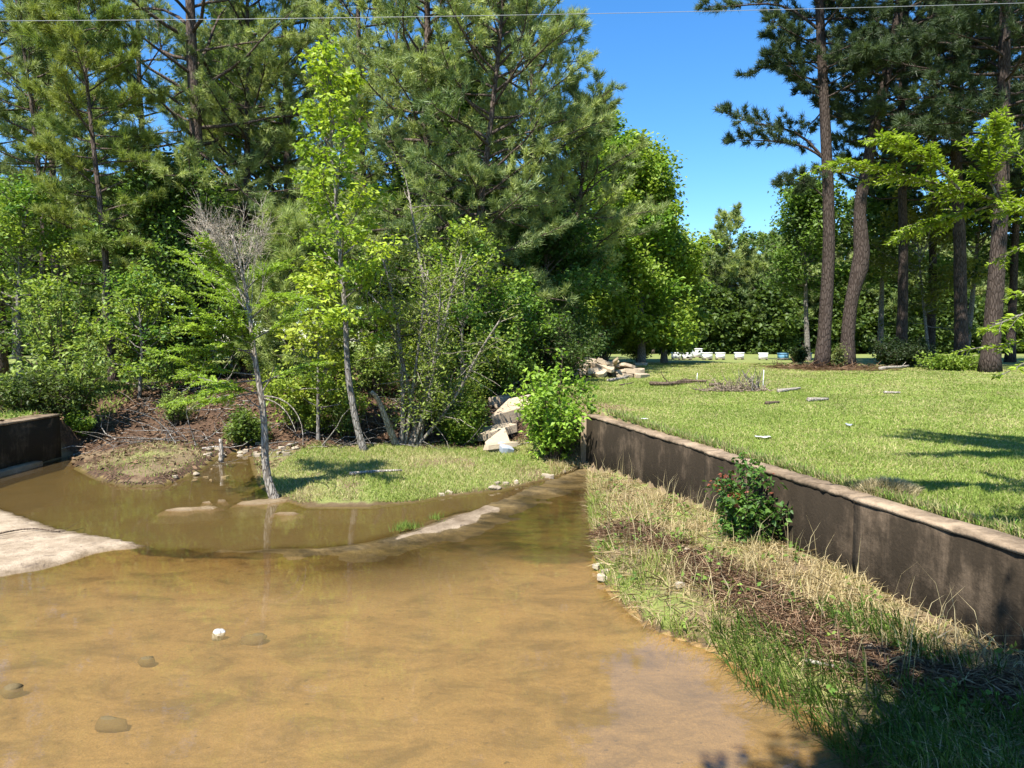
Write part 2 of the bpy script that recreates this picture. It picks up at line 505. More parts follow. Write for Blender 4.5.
    h = w.math('ADD', w.math('MULTIPLY', nf, 0.6), w.math('MULTIPLY', nm, 0.8))
    w.link(w.bsdf(c, rough, 0.3, w.bump(h, 0.7, 0.05)), out.inputs['Surface'])
    return m

def water_mat():
    m, nt, out = new_mat('muddy_water')
    w = NT(nt)
    v = w.coords((1, 1.5, 1))
    dep = w.attr('Col').outputs['Color']
    sp = w.node('ShaderNodeSeparateColor')
    w.link(dep, sp.inputs[0])
    r1 = w.noise(5.0, v, 4, 0.55, 0.6)
    r2 = w.noise(1.1, v, 3, 0.5, 0.8)
    h = w.math('ADD', w.math('MULTIPLY', r1, 0.35), r2)
    bn = w.node('ShaderNodeBump')
    bn.inputs['Distance'].default_value = 0.03
    w.link(w.math('ADD', w.math('MULTIPLY', sp.outputs[1], 0.5), 0.02), bn.inputs['Strength'])
    w.link(h, bn.inputs['Height'])
    fr = w.node('ShaderNodeFresnel')
    fr.inputs['IOR'].default_value = 1.62
    w.link(bn.outputs[0], fr.inputs['Normal'])
    gl = w.node('ShaderNodeBsdfGlossy')
    gl.inputs['Roughness'].default_value = 0.03
    w.link(bn.outputs[0], gl.inputs['Normal'])
    tr = w.node('ShaderNodeBsdfTransparent')
    tr.inputs['Color'].default_value = (0.94, 0.89, 0.76, 1)
    df = w.node('ShaderNodeBsdfDiffuse')
    cloud = w.noise(0.7, v, 5, 0.6, 1.0)
    w.link(w.mix(cloud, (0.36, 0.245, 0.115), (0.44, 0.31, 0.15)), df.inputs['Color'])
    body = w.node('ShaderNodeMixShader')
    w.link(sp.outputs[0], body.inputs[0])
    w.link(tr.outputs[0], body.inputs[1]); w.link(df.outputs[0], body.inputs[2])
    mx = w.node('ShaderNodeMixShader')
    w.link(fr.outputs[0], mx.inputs[0])
    w.link(body.outputs[0], mx.inputs[1]); w.link(gl.outputs[0], mx.inputs[2])
    w.link(mx.outputs[0], out.inputs['Surface'])
    return m

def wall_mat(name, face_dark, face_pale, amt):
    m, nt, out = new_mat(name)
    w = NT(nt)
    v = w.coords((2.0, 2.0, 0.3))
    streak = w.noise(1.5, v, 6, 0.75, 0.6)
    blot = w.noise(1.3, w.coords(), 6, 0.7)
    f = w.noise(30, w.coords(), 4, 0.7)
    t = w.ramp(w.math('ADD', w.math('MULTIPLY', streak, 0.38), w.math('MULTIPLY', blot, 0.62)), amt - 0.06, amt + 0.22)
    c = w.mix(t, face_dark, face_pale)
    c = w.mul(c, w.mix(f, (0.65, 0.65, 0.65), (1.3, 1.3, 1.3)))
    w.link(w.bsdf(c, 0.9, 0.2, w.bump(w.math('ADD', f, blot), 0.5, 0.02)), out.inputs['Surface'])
    return m

M['ground'] = ground_mat()
M['water'] = water_mat()
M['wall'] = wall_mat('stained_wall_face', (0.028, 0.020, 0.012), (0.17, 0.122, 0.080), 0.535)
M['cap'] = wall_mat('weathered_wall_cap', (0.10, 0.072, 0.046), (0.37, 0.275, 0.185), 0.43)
M['pale_wall'] = wall_mat('pale_wall_end', (0.20, 0.15, 0.10), (0.40, 0.31, 0.22), 0.5)

# ------------------------------------------------------------------ scene tree helpers
def tag(o, label=None, cat=None, group=None, kind=None):
    for k, v in (('label', label), ('category', cat), ('group', group), ('kind', kind)):
        if v: o[k] = v
    return o

def thing(name, label, cat, loc, group=None):
    o = bpy.data.objects.new(name, None)
    o.empty_display_size = 0.2
    o.location = tuple(float(a) for a in loc)
    COL.objects.link(o)
    return tag(o, label, cat, group)

def copy_thing(o, loc, rot, scl, label, group):
    kids = [c for c in bpy.data.objects if c.parent == o]
    c = o.copy()
    COL.objects.link(c)
    c.location = tuple(float(a) for a in loc)
    c.rotation_euler = (0, 0, rot)
    c.scale = scl if isinstance(scl, tuple) else (scl,) * 3
    tag(c, label, None, group)
    for k in kids:
        kc = k.copy()
        COL.objects.link(kc)
        kc.parent = c
    return c

# ------------------------------------------------------------------ ground, water
def axis_coords(lo, hi, step, far_lo, far_hi, grow=1.16):
    mid = list(np.arange(lo, hi + step / 2, step))
    a, s, x = [], step, lo
    while x > far_lo:
        s *= grow; x -= s; a.append(x)
    b, s, x = [], step, hi
    while x < far_hi:
        s *= grow; x += s; b.append(x)
    return np.array(a[::-1] + mid + b)

def grid_mesh(name, xs, ys, Z, cols, mat):
    nx, ny = len(xs), len(ys)
    X, Y = np.meshgrid(xs, ys)
    me = bpy.data.meshes.new(name)
    co = np.stack([X, Y, Z], -1).reshape(-1, 3).astype(np.float32)
    i = (np.arange(ny - 1)[:, None] * nx + np.arange(nx - 1)[None, :]).ravel()
    q = np.stack([i, i + 1, i + nx + 1, i + nx], -1).astype(np.int32)
    me.vertices.add(len(co)); me.vertices.foreach_set('co', co.ravel())
    me.loops.add(q.size); me.loops.foreach_set('vertex_index', q.ravel())
    me.polygons.add(len(q))
    me.polygons.foreach_set('loop_start', np.arange(len(q), dtype=np.int32) * 4)
    me.polygons.foreach_set('loop_total', np.full(len(q), 4, np.int32))
    me.polygons.foreach_set('use_smooth', np.ones(len(q), bool))
    for nm, c in cols.items():
        ca = me.color_attributes.new(nm, 'FLOAT_COLOR', 'POINT')
        cc = np.ones((len(co), 4), np.float32)
        cc[:, :3] = np.stack([a.ravel() for a in c], -1)
        ca.data.foreach_set('color', cc.ravel())
    me.update(calc_edges=True)
    me.materials.append(mat)
    o = bpy.data.objects.new(name, me)
    COL.objects.link(o)
    return o

xs = axis_coords(-12.0, 7.0, 0.11, -260, 260)
ys = axis_coords(2.0, 23.0, 0.11, -40, 330)
X, Y = np.meshgrid(xs, ys)
Z, mk = ground(X, Y)
lawn_mask = smooth(0.15, 0.4, mk['s']) * (1 - mk['inw']) * np.where(Y < 15, 1, smooth(15, 19, Y + 1.2 * (X - 2)))
lawn_mask = np.maximum(lawn_mask, smooth(22, 26, Y + 2.0 * noise2(X, Y, .6, 2, 4)) * smooth(-9, -13, X))
lawn_mask = np.maximum(lawn_mask, smooth(LW_X - .3, LW_X - .6, X) * smooth(20, 15, Y))
island = smooth(-0.1, 0.3, mk['sw']) * smooth(17.6, 16.4, Y) * (X < 1.2) * (X > -9.3) * (Y > 11.5)
lawn_mask = np.maximum(lawn_mask, island * (0.62 + 0.35 * noise2(X, Y, 1.3, 3, 5)) * np.where(X > -4.9, 1, .62))
bankm = (mk['sw'] > 0) & (mk['s'] < 0.05) & (Y < 15) & (X > 0)
lawn_mask = np.where(bankm, 0.45 + 0.3 * noise2(X, Y, 2.0, 3, 6), lawn_mask)
lawn_mask = np.where(Y > 40, 1.0, lawn_mask)
litter_shade_mask = smooth(16.2, 17.3, Y + 0.5 * noise2(X, Y, 1.5, 3, 7)) * (mk['s'] < -0.2) * smooth(27, 23, Y) * (X < 1.5) * (mk['sw'] > 0)
litter_shade_mask = np.maximum(litter_shade_mask, smooth(30, 33, Y) * (X < 3) * (X > -16) * smooth(46, 40, Y))
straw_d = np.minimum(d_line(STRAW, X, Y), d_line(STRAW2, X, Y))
litter_shade_mask = np.where(bankm, smooth(0.34, 0.08, straw_d + 0.1 * noise2(X, Y, 5.0, 2, 13)), litter_shade_mask)
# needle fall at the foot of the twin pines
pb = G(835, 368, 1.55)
litter_shade_mask = np.maximum(litter_shade_mask, 0.75 * smooth(2.6, 0.8, np.hypot(X - pb[0], (Y - 30) * 0.7)))
hollow_shade = (mk['sw'] > -0.02) * smooth(.42, .12, mk['sw'] + .1 * noise2(X, Y, 5.0, 2, 13)) * smooth(1.7, 1.2, np.abs(X + 7.35)) * (Y > 13.5) * (Y < 18)  # dark bank face that paints in the shade of the undercut hollow
litter_shade_mask = np.maximum(litter_shade_mask, hollow_shade)
litter_shade_mask = np.maximum(litter_shade_mask, (mk['sw'] > 0) * (X < -4.9) * (X > -10.3) * (Y > 13) * (Y < 18) * (.42 + .35 * noise2(X, Y, 2.2, 3, 18)))
bed_mask = mk['inw'] * 1.0
pool_mask = bed_mask * smooth(0.0, 0.25, mk['sa'])
wet_mask = np.maximum(mk['wa'], mk['inw'] * smooth(0.42, 0.12, np.abs(mk['sa'] - 0.06)) * smooth(-6.5, -4.5, X) * 0.95)
dry_mask = np.maximum(np.maximum(mk['slab'], mk['patch']), smooth(.35, .85, mk['bar']))
olive = mk['inw'] * np.maximum(smooth(-3.2, -0.3, mk['sa']) * (0.45 + 0.55 * smooth(-4, 0, X)), 0.75 * smooth(-2.5, -7.5, X) * smooth(5.5, 8.5, Y))
Zg = Z
ground_o = grid_mesh('ground', xs, ys, Zg, {'M1': (lawn_mask, litter_shade_mask, bed_mask), 'M2': (dry_mask, wet_mask, pool_mask), 'M3': (olive, mk['patch'], mk['bar'])}, M['ground'])
ground_o['kind'] = 'structure'

wx = np.arange(LW_X - 0.1, 4.2, 0.14); wy = np.arange(0.4, 18.2, 0.14)
WX, WY = np.meshgrid(wx, wy)
WZ, wm = ground(WX, WY)
depth = np.clip(-WZ, 0, 1)
turb = 1 - np.exp(-depth * 6.5)
turb = np.clip(turb * np.where(wm['sa'] > 0, 1, smooth(0.3, -3.0, wm['sa'])), 0.03, 0.24)
turb = np.where(wm['sa'] > 0, turb * 0.40, turb)
rip = 0.03 + 0.5 * wm['wa'] + 0.10 * smooth(9, 12, WY)
water_o = grid_mesh('water', wx, wy, np.zeros_like(WX), {'Col': (turb, rip, depth)}, M['water'])
water_o['kind'] = 'structure'

# ------------------------------------------------------------------ walls
def wall_section(mb_face, mb_cap, p0, p1, zb, zt0, zt1, th, cap_h=0.05, cap_over=0.008, n=44):
    """vertical concrete panel from p0 to p1 (plan), back of it away from the creek"""
    p0, p1 = np.array(p0, float), np.array(p1, float)
    d = (p1 - p0) / np.linalg.norm(p1 - p0)
    nrm = np.array([d[1], -d[0]])          # to the right of the direction of travel
    def prism(mb, off0, off1, za, zb0, zb1, jit):
        vs, qs = [], []
        for i in range(n + 1):
            t = i / n
            p = p0 + (p1 - p0) * t
            top = zb0 + (zb1 - zb0) * t
            j = rng.normal(0, jit, 6)
            a, b = p + nrm * (off0 + j[0]), p + nrm * (off1 + j[1])
            lo = za if np.isscalar(za) else za[0] + (za[1] - za[0]) * t
            bev = 0.018
            vs += [(a[0], a[1], lo), (a[0], a[1], top - bev + j[2]), (*(a + nrm * bev), top + j[3]), (*(b - nrm * bev), top + j[4]), (b[0], b[1], top - bev + j[5]), (b[0], b[1], lo)]
        for i in range(n):
            for k in range(5):
                qs.append((i * 6 + k, i * 6 + k + 1, i * 6 + 6 + k + 1, i * 6 + 6 + k))
            qs.append((i * 6 + 5, i * 6, i * 6 + 6, i * 6 + 11))
        e = n * 6
        qs += [(0, 5, 4, 1), (1, 4, 3, 2), (e + 0, e + 1, e + 4, e + 5), (e + 1, e + 2, e + 3, e + 4)]
        mb.add(vs, quads=qs)
    prism(mb_face, 0.0, th, zb, zt0 - cap_h, zt1 - cap_h, 0.004)
    prism(mb_cap, -cap_over, th + 0.03, (zt0 - cap_h + 0.001, zt1 - cap_h + 0.001), zt0, zt1, 0.006)

ydir = lambda y, off=0.0: (float(wall_x(y)) + off, y)
y_joint = float(G(702, 451, 1.15)[1])
w1 = thing('retaining_wall', 'dark stained concrete retaining wall with pale cap edging the lawn', 'wall', (*ydir(8), 0))
def wsec(parent, y0, y1, off, zt0, zt1, x_at=ydir, flip=False, th=0.215):
    f, c = MB(), MB()
    o = np.array(parent.location)[:2]
    a, b = np.array(x_at(y0, off)) - o, np.array(x_at(y1, off)) - o
    if flip: a, b = b, a
    wall_section(f, c, a, b, -0.45, zt0, zt1, th)
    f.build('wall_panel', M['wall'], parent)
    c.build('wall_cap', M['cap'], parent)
y_joint2 = float(G(857, 497, 1.15)[1])
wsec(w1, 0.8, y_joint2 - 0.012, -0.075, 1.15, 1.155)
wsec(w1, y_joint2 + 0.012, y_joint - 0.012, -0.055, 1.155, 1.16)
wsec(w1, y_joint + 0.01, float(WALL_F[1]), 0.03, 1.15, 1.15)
# short return of the wall at its far end
f = MB(); c = MB()
e = np.array(ydir(float(WALL_F[1]) + 0.02, 0.03)) - np.array(w1.location)[:2]
wall_section(f, c, e + np.array([-0.10, 0.0]), e + np.array([0.0, 2.2]), -0.2, 1.10, 0.95, 0.26, 0.06, 0.01, 8)
f.build('wall_panel', M['pale_wall'], w1); c.build('wall_cap', M['cap'], w1)

w2 = thing('retaining_wall', 'dark concrete wall beside the creek at the left edge', 'wall', (LW_X, 10, 0))
f, c = MB(), MB()
def lw(y): return np.array([0, y - 10.0])
wall_section(f, c, lw(LW_END), lw(0.8), -0.5, 1.02, 1.02, 0.3, 0.05, 0.006)
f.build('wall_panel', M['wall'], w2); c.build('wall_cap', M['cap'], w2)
f = MB()
wall_section(f, MB(), np.array([0.22, 5.4]), np.array([0.22, -2.0]), -0.5, 0.16, 0.12, 0.21, 0.05, 0, 10)
f.build('footing', M['pale_wall'], w2)

# ------------------------------------------------------------------ trees
def jitter_line(p0, d0, length, n, wob, up):
    pts = [np.array(p0, float)]
    d = np.array(d0, float)
    for i in range(n):
        d = unit(d + rng.normal(0, wob, 3) + np.array([0, 0, up]))
        pts.append(pts[-1] + d * length / n)
    return np.array(pts)

def lerp_poly(pts, t):
    seg = np.linalg.norm(np.diff(pts, axis=0), axis=1)
    cum = np.concatenate([[0], np.cumsum(seg)])
    x = t * cum[-1]
    k = min(int(np.searchsorted(cum, x, 'right')) - 1, len(seg) - 1)
    f = (x - cum[k]) / (seg[k] + 1e-9)
    return pts[k] * (1 - f) + pts[k + 1] * f, unit(pts[k + 1] - pts[k])

def refine(pts, n):
    pts = np.asarray(pts, float)
    return np.array([lerp_poly(pts, t)[0] for t in np.linspace(0, 1, n)])

def smooth_poly(pts, n, it=3):
    p = refine(pts, n)
    for _ in range(it):
        p[1:-1] = (p[:-2] + 2 * p[1:-1] + p[2:]) / 4
    return p

def make_tree(name, label, cat, base, trunk, r0, kind='pine', Rc=3.0, cb=0.3, nb=45, subs=6, profile=None, c0=(.05, .08, .02), c1=(.10, .13, .03),
              bark='bark_pine', k=14, L=0.2, w=0.014, spread=0.22, group=None, extra=(), rtop=0.18, lowel=0, anchors=3, dead=0, knots=(), sides=10, gap=0.0, asym=None, sm=3):
    """trunk: points relative to base; returns the thing (> trunk, crown)"""
    root = thing(name, label, cat, base, group)
    tb, cr = MB(), MB()
    NT_ = 34
    T = smooth_poly(trunk, NT_, sm)
    tt = np.linspace(0, 1, NT_)
    rad = r0 * (1 - (1 - rtop) * tt ** 0.9)
    rad[0] *= 1.35; rad[1] *= 1.1
    for (kt, kr) in knots:
        rad = rad * (1 + kr * np.exp(-((tt - kt) / 0.025) ** 2))
    tb.tube(T, rad, sides, True, 0.05)
    H = np.linalg.norm(np.diff(T, axis=0), axis=1).sum()
    P, Dr, Tn = [], [], []
    if profile is None:
        profile = lambda u: 0.35 + 0.75 * math.sin(math.pi * min(1, (0.12 + 0.80 * u) ** 0.8)) if kind == 'pine' else 0.3 + 0.8 * math.sin(math.pi * (0.1 + 0.86 * u) ** 0.85)
    specs = []
    nb = int(nb * 1.25)
    for i in range(nb):
        u = (i + rng.uniform(0, 1)) / nb
        az = i * 2.39996 + rng.normal(0, 0.4)
        if asym is not None and rng.uniform() < asym[1]:
            az = asym[0] + rng.normal(0, 0.7)
        el = R(lowel + (50 - lowel) * u ** 1.4 + rng.normal(0, 10)) if kind == 'pine' else R(8 + 55 * u + rng.normal(0, 14))
        ln = Rc * profile(u) * rng.uniform(0.7, 1.12)
        if gap and rng.uniform() < gap: continue
        specs.append((cb + (1 - cb) * u, az, el, ln, None))
    for e in extra:
        specs.append(e)
    for (t, az, el, ln, pts) in specs:
        p0, td = lerp_poly(T, min(t, 0.995))
        if pts is None:
            d = np.array([math.cos(az) * math.cos(el), math.sin(az) * math.cos(el), math.sin(el)])
            B = jitter_line(p0, d, ln, 6, 0.12, 0.05 if kind == 'pine' else 0.03)
        else:
            B = smooth_poly(np.vstack([p0, pts]), 9)
            ln = np.linalg.norm(np.diff(B, axis=0), axis=1).sum()
        rb = min(r0 * 0.30, 0.010 + 0.012 * ln)
        tb.tube(B, np.linspace(rb, 0.008, len(B)), 5, False)
        ctint = rng.uniform(0, 1)
        ns = max(3, int(subs * 1.8 * (0.5 + 0.5 * ln / max(Rc, .1))))
        if pts is not None: ns = int(ns * 1.6)
        for j in range(ns):
            sj = 0.25 + 0.75 * (j + rng.uniform(0, 1)) / ns
            q0, qd = lerp_poly(B, sj)
            side = unit(np.cross(qd, [0, 0, 1.0])) * (1 if j % 2 else -1)
            dd = unit(qd * rng.uniform(0.5, 1.0) + side * rng.uniform(0.35, 1.0) + np.array([0, 0, rng.normal(0.15, 0.28)]))
            tl = (0.22 + 0.30 * ln * (1.15 - sj)) * rng.uniform(0.6, 1.2)
            tl = min(tl, 1.5)
            S = jitter_line(q0, dd, tl, 3, 0.15, 0.06)
            tb.tube(S, np.linspace(0.012, 0.004, 4), 3, False)
            for a in range(anchors):
                pa, pd = lerp_poly(S, 0.35 + 0.65 * (a + 0.7) / anchors)
                P.append(pa); Dr.append(pd); Tn.append(np.clip(ctint + rng.normal(0, 0.22), 0, 1))
        P.append(B[-1]); Dr.append(unit(B[-1] - B[-2])); Tn.append(ctint)
    P.append(T[-1]); Dr.append(np.array([0, 0, 1.0])); Tn.append(.5)
    P, Dr, Tn = np.array(P), np.array(Dr), np.array(Tn)
    C = pick(c0, c1, Tn)
    if kind == 'pine':
        needle_tufts(cr, P, Dr, int(k * 1.9), L * 1.15, w * 1.7, C)
        mat = M['pine']
    else:
        leaf_clumps(cr, P, int(k * 1.35), spread, L * 1.1, C)
        mat = M['leaf']
    tb.build('trunk', M[bark], root, True)
    cr.build('crown', mat, root)
    return root

def trunk_px(pts, y, zbase=None, dy=0.0):
    """pixels of a trunk on the plane at distance y -> base, points relative to it"""
    W = [D(u, v, y + dy * i) for i, (u, v) in enumerate(pts)]
    b = W[0].copy()
    b[2] = gz(b[0], b[1]) if zbase is None else zbase
    W[0] = b - np.array([0, 0, 0.12])
    return b, np.array(W) - b

PG0, PG1 = (0.155, 0.205, 0.050), (0.285, 0.325, 0.110)     # sunny yellow green pine
PD0, PD1 = (0.110, 0.155, 0.058), (0.230, 0.265, 0.110)     # deeper pine
LG0, LG1 = (0.150, 0.235, 0.030), (0.270, 0.345, 0.050)     # fresh spring leaves
LM0, LM1 = (0.085, 0.170, 0.032), (0.165, 0.260, 0.052)     # mid green leaves
LD0, LD1 = (0.045, 0.085, 0.018), (0.085, 0.125, 0.030)     # dark leaves

LEFT = 'tall pines of the grove left of the lawn'
def pine_at(label, pts, y, r0, group=LEFT, name='pine_tree', **kw):
    b, t = trunk_px(pts, y)
    return make_tree(name, label, 'pine tree', b, t, r0, 'pine', group=group, **kw)

pine_at('thin feathery pine at the far left with sky showing through it', [(40, 366), (44, 220), (30, 90), (10, -40)], 26, .15, Rc=2.3, cb=.32, nb=34, c0=PG0, c1=PD1, k=15, L=.24)
pine_at('pine with a full soft crown high at the upper left', [(66, 372), (66, 240), (62, 80), (58, -60)], 29, .17, Rc=2.8, cb=.28, nb=46, subs=7, c0=PG0, c1=PG1, k=15, L=.26)
pine_at('pine whose crown fills the space right of the thick dark trunk', [(246, 385), (246, 240), (248, 60), (246, -110)], 28, .18, Rc=3.2, cb=.2, nb=54, subs=7, c0=PD0, c1=PG1, k=15, L=.26)
p2 = pine_at('slender yellow green pine left of the thick dark trunk', [(113, 372), (106, 260), (94, 150), (80, 20), (76, -20)], 23, .14, Rc=2.0, cb=.30, nb=42, subs=7, c0=PG0, c1=(.18, .20, .04), k=18, L=.23)
p3 = pine_at('big dark pine with a thick straight trunk above the bare twigged sapling', [(202, 385), (200, 200), (192, 60), (186, -120), (182, -260)], 26, .33, Rc=4.6, cb=.15, nb=58, subs=7, c0=PD0, c1=PG1, k=15, L=.25, lowel=-5)
pine_at('dark narrow pine just left of the thick straight trunk', [(148, 380), (146, 200), (138, 60), (136, -110)], 30, .2, Rc=3.2, cb=.25, nb=44, c0=PD0, c1=PD1, k=14, L=.26)
pine_at('tall pine behind the slender light green sweetgum', [(292, 385), (288, 200), (284, 0), (280, -170)], 30, .24, Rc=4.2, cb=.2, nb=60, subs=7, c0=PD0, c1=PG1, k=15, L=.26)
p6 = pine_at('central grey green pine with a forked thick trunk over the grass island', [(432, 392), (430, 290), (425, 160), (428, 40), (424, -130)], 24, .26, Rc=3.9, cb=.10, nb=72, subs=7, c0=PD0, c1=PG1, k=16, L=.24, lowel=-8)
p7 = pine_at('pine with a lit bark trunk nearest the leafy shrub, tallest beside the blue sky', [(482, 392), (477, 330), (478, 230), (498, 60), (510, -80)], 23, .17, Rc=3.3, cb=.14, nb=66, subs=7, c0=PD0, c1=PG1, k=16, L=.23, lowel=-10)
p8 = pine_at('shorter pine with a bare lower trunk in front of the round green hardwood', [(572, 366), (575, 300), (578, 220), (588, 110)], 29, .16, Rc=2.9, cb=.32, nb=44, c0=PD0, c1=PG1, k=15, L=.25)
pine_at('pine filling the gap between the central pine and the sky', [(535, 380), (537, 250), (532, 100), (530, -60)], 28, .2, Rc=3.2, cb=.1, nb=56, subs=7, c0=PD0, c1=PG1, k=15, L=.25)
pine_at('pine with drooping lower boughs between the sweetgum and the central pine', [(372, 388), (366, 250), (360, 100), (356, -100)], 27, .2, Rc=3.4, cb=.08, nb=56, subs=7, c0=PG0, c1=PG1, k=15, L=.25, lowel=-10)

# second row of the grove: copies
HW = 'hardwoods mixed into the grove'
back = [(60, 40, 'p3'), (235, 40, 'p8'), (330, 42, 'p6'), (400, 38, 'p3'), (465, 36, 'p6'), (510, 40, 'p3'), (-60, 34, 'p3'), (-140, 30, 'p6')]
protos = {'p3': p3, 'p6': p6, 'p8': p8, 'p7': p7}
for i, (u, y, k) in enumerate(back):
    b = D(u, 360, y); b[2] = gz(b[0], y)
    copy_thing(protos[k], b, rng.uniform(0, 6.28), rng.uniform(.82, 1.0), 'dark pine standing in the shaded second row of the left grove', 'second row pines of the left grove')

# hardwoods
def leaf_at(label, pts, y, r0, name='hardwood_tree', cat='tree', zbase=None, **kw):
    b, t = trunk_px(pts, y, zbase)
    kw.setdefault('bark', 'bark_grey')
    return make_tree(name, label, cat, b, t, r0, 'leaf', **kw)

hw = leaf_at('round bright green hardwood at the right end of the grove', [(642, 366), (640, 300), (636, 230), (626, 160)], 36, .22, Rc=3.3, cb=.10, nb=64, subs=8, c0=(.11, .21, .03), c1=LG1, k=9, L=.22, spread=.30, group=HW)
leaf_at('lower green hardwood with a leafy skirt right of the round one', [(664, 364), (664, 300), (656, 218)], 39, .2, Rc=2.2, cb=.1, nb=46, subs=9, c0=LM0, c1=LG1, k=9, L=.22, spread=.30, group=HW)
leaf_at('green hardwood behind the short pine with its top against the sky', [(604, 366), (600, 250), (596, 128)], 40, .22, Rc=3.0, cb=.1, nb=50, subs=9, c0=LM0, c1=LG0, k=9, L=.23, spread=.30, group=HW)
leaf_at('broad hardwood in shade behind the thick dark pine', [(236, 380), (240, 200), (238, 40)], 33, .22, Rc=3.8, cb=.15, nb=52, subs=8, c0=LM0, c1=LG1, k=9, L=.2, spread=.3, group=HW)
leaf_at('dark hardwood between the central pine and the lit bark pine', [(455, 385), (456, 250), (452, 90)], 29, .2, Rc=3.2, cb=.1, nb=52, subs=8, c0=LD0, c1=LM1, k=9, L=.18, spread=.28, group=HW)
leaf_at('light green hardwood under the far left pine', [(20, 372), (18, 300), (24, 205)], 23, .12, Rc=2.1, cb=.18, nb=28, subs=5, c0=LM0, c1=LG1, k=9, L=.13, spread=.2, group=HW)
hw3 = leaf_at('dark leafy hardwood low behind the bare twigged sapling', [(176, 388), (178, 300), (176, 190)], 25, .14, Rc=2.8, cb=.08, nb=48, subs=8, c0=LD0, c1=LM1, k=9, L=.14, spread=.24, group=HW)
leaf_at('shaded hardwood behind the multi stemmed willow', [(392, 385), (394, 310), (398, 215)], 26, .14, Rc=2.6, cb=.06, nb=48, subs=8, c0=LM0, c1=LG0, k=9, L=.14, spread=.24, group=HW)
leaf_at('dark low hardwood behind the bright shrub at the wall end', [(540, 372), (545, 300), (546, 235)], 27, .14, Rc=2.6, cb=.05, nb=46, subs=8, c0=LD0, c1=LM0, k=9, L=.15, spread=.24, group=HW)

YT = dict(name='young_tree', bark='bark_grey')
leaf_at('sparse yellow green young tree between the sapling and the sweetgum', [(318, 432), (318, 360), (322, 285)], 17.6, .05, Rc=1.3, cb=.2, nb=17, subs=4, c0=(.19, .26, .03), c1=(.36, .40, .06), k=6, L=.125, spread=.09, **YT)
leaf_at('bright young tree wrapping the foot of the lit bark pine', [(462, 418), (462, 340), (466, 250)], 20.0, .06, Rc=1.6, cb=.1, nb=26, subs=4, c0=LM0, c1=LG1, k=6, L=.13, spread=.15, **YT)
leaf_at('young green tree between the lit bark pine and the bright shrub', [(512, 400), (514, 350), (516, 300)], 21.5, .06, Rc=1.4, cb=.1, nb=20, subs=4, c0=LM0, c1=LG0, k=6, L=.13, spread=.15, **YT)
leaf_at('young tree with pale leaves left of the dark hollow', [(140, 415), (142, 350), (138, 290)], 20.5, .06, Rc=1.4, cb=.15, nb=20, subs=4, c0=LM0, c1=LG1, k=6, L=.12, spread=.14, **YT)
pine_at('young soft needled pine showing right of the bare twigged sapling', [(296, 412), (294, 340), (290, 235)], 20.5, .07, group=None, Rc=1.7, cb=.15, nb=34, subs=6, c0=PG0, c1=PG1, k=14, L=.22, lowel=10)
# slender sweetgum on the island
b, t = trunk_px([(366, 462), (357, 430), (347, 370), (346, 320), (338, 230), (332, 150), (330, 85)], 16.2)
make_tree('sweetgum_tree', 'slender light green sweetgum with a pale thin trunk on the grass island', 'tree', b, t, .085, 'leaf', Rc=1.25, cb=.32, nb=27, subs=4, c0=(.19, .28, .03), c1=(.34, .42, .05), k=6, L=.13, spread=.10, bark='bark_grey', anchors=3,
          profile=lambda u: 0.55 + 0.6 * math.sin(math.pi * (0.15 + .75 * u)))

# multi stemmed willow clump behind the island
root = thing('willow_clump', 'multi stemmed willow with bleached twigs behind the grass island', 'tree', (0, 0, 0))
root.location = tuple(float(a) for a in [*D(410, 447, 16.9)[:2], gz(*D(410, 447, 16.9)[:2])])
base = np.array(root.location)
stems = [[(398, 448), (388, 425), (378, 398), (372, 392)], [(402, 448), (404, 400), (400, 340), (392, 290), (380, 250)], [(408, 448), (424, 400), (440, 340), (452, 290), (462, 255)],
         [(412, 448), (430, 395), (438, 340), (440, 300)], [(418, 446), (408, 380), (392, 320), (370, 290), (350, 280)], [(420, 446), (432, 330), (420, 260), (408, 190)], [(405, 448), (418, 350), (428, 270)], [(415, 448), (455, 400), (480, 350), (500, 320)]]
tb, cr = MB(), MB()
P, Tn = [], []
for i, st in enumerate(stems):
    pts = np.array([D(u, v, 16.9 + (0.25 * (i % 3) - .2) * j) for j, (u, v) in enumerate(st)]) - base
    pts[0, 2] = -0.1
    pts = smooth_poly(pts, 14)
    r = [.10, .07, .075, .05, .05, .05, .045, .045][i]
    tb.tube(pts, np.linspace(r, .02 if i else .045, 14), 7, True, .05, col=(1.6, 1.5, 1.35) if i == 0 else (1.15, 1.12, 1.05))
    if i == 0: continue
    for j in range(38):
        q, qd = lerp_poly(pts, rng.uniform(.15, 1))
        dd = unit(qd * .5 + rng.normal(0, .7, 3) + np.array([0, 0, .15]))
        S = jitter_line(q, dd, rng.uniform(.5, 1.2), 4, .16, -.03)
        tb.tube(S, np.linspace(.012, .004, 5), 4, False, col=(1.3, 1.25, 1.15))
        for a in range(4):
            P.append(lerp_poly(S, rng.uniform(.25, 1))[0]); Tn.append(rng.uniform(0, 1))
leaf_clumps(cr, np.array(P), 8, .14, .10, pick((.11, .16, .03), (.24, .29, .055), Tn), aspect=.4)
tb.build('stems', M['bark_grey'], root, True); cr.build('crown', M['leaf'], root)

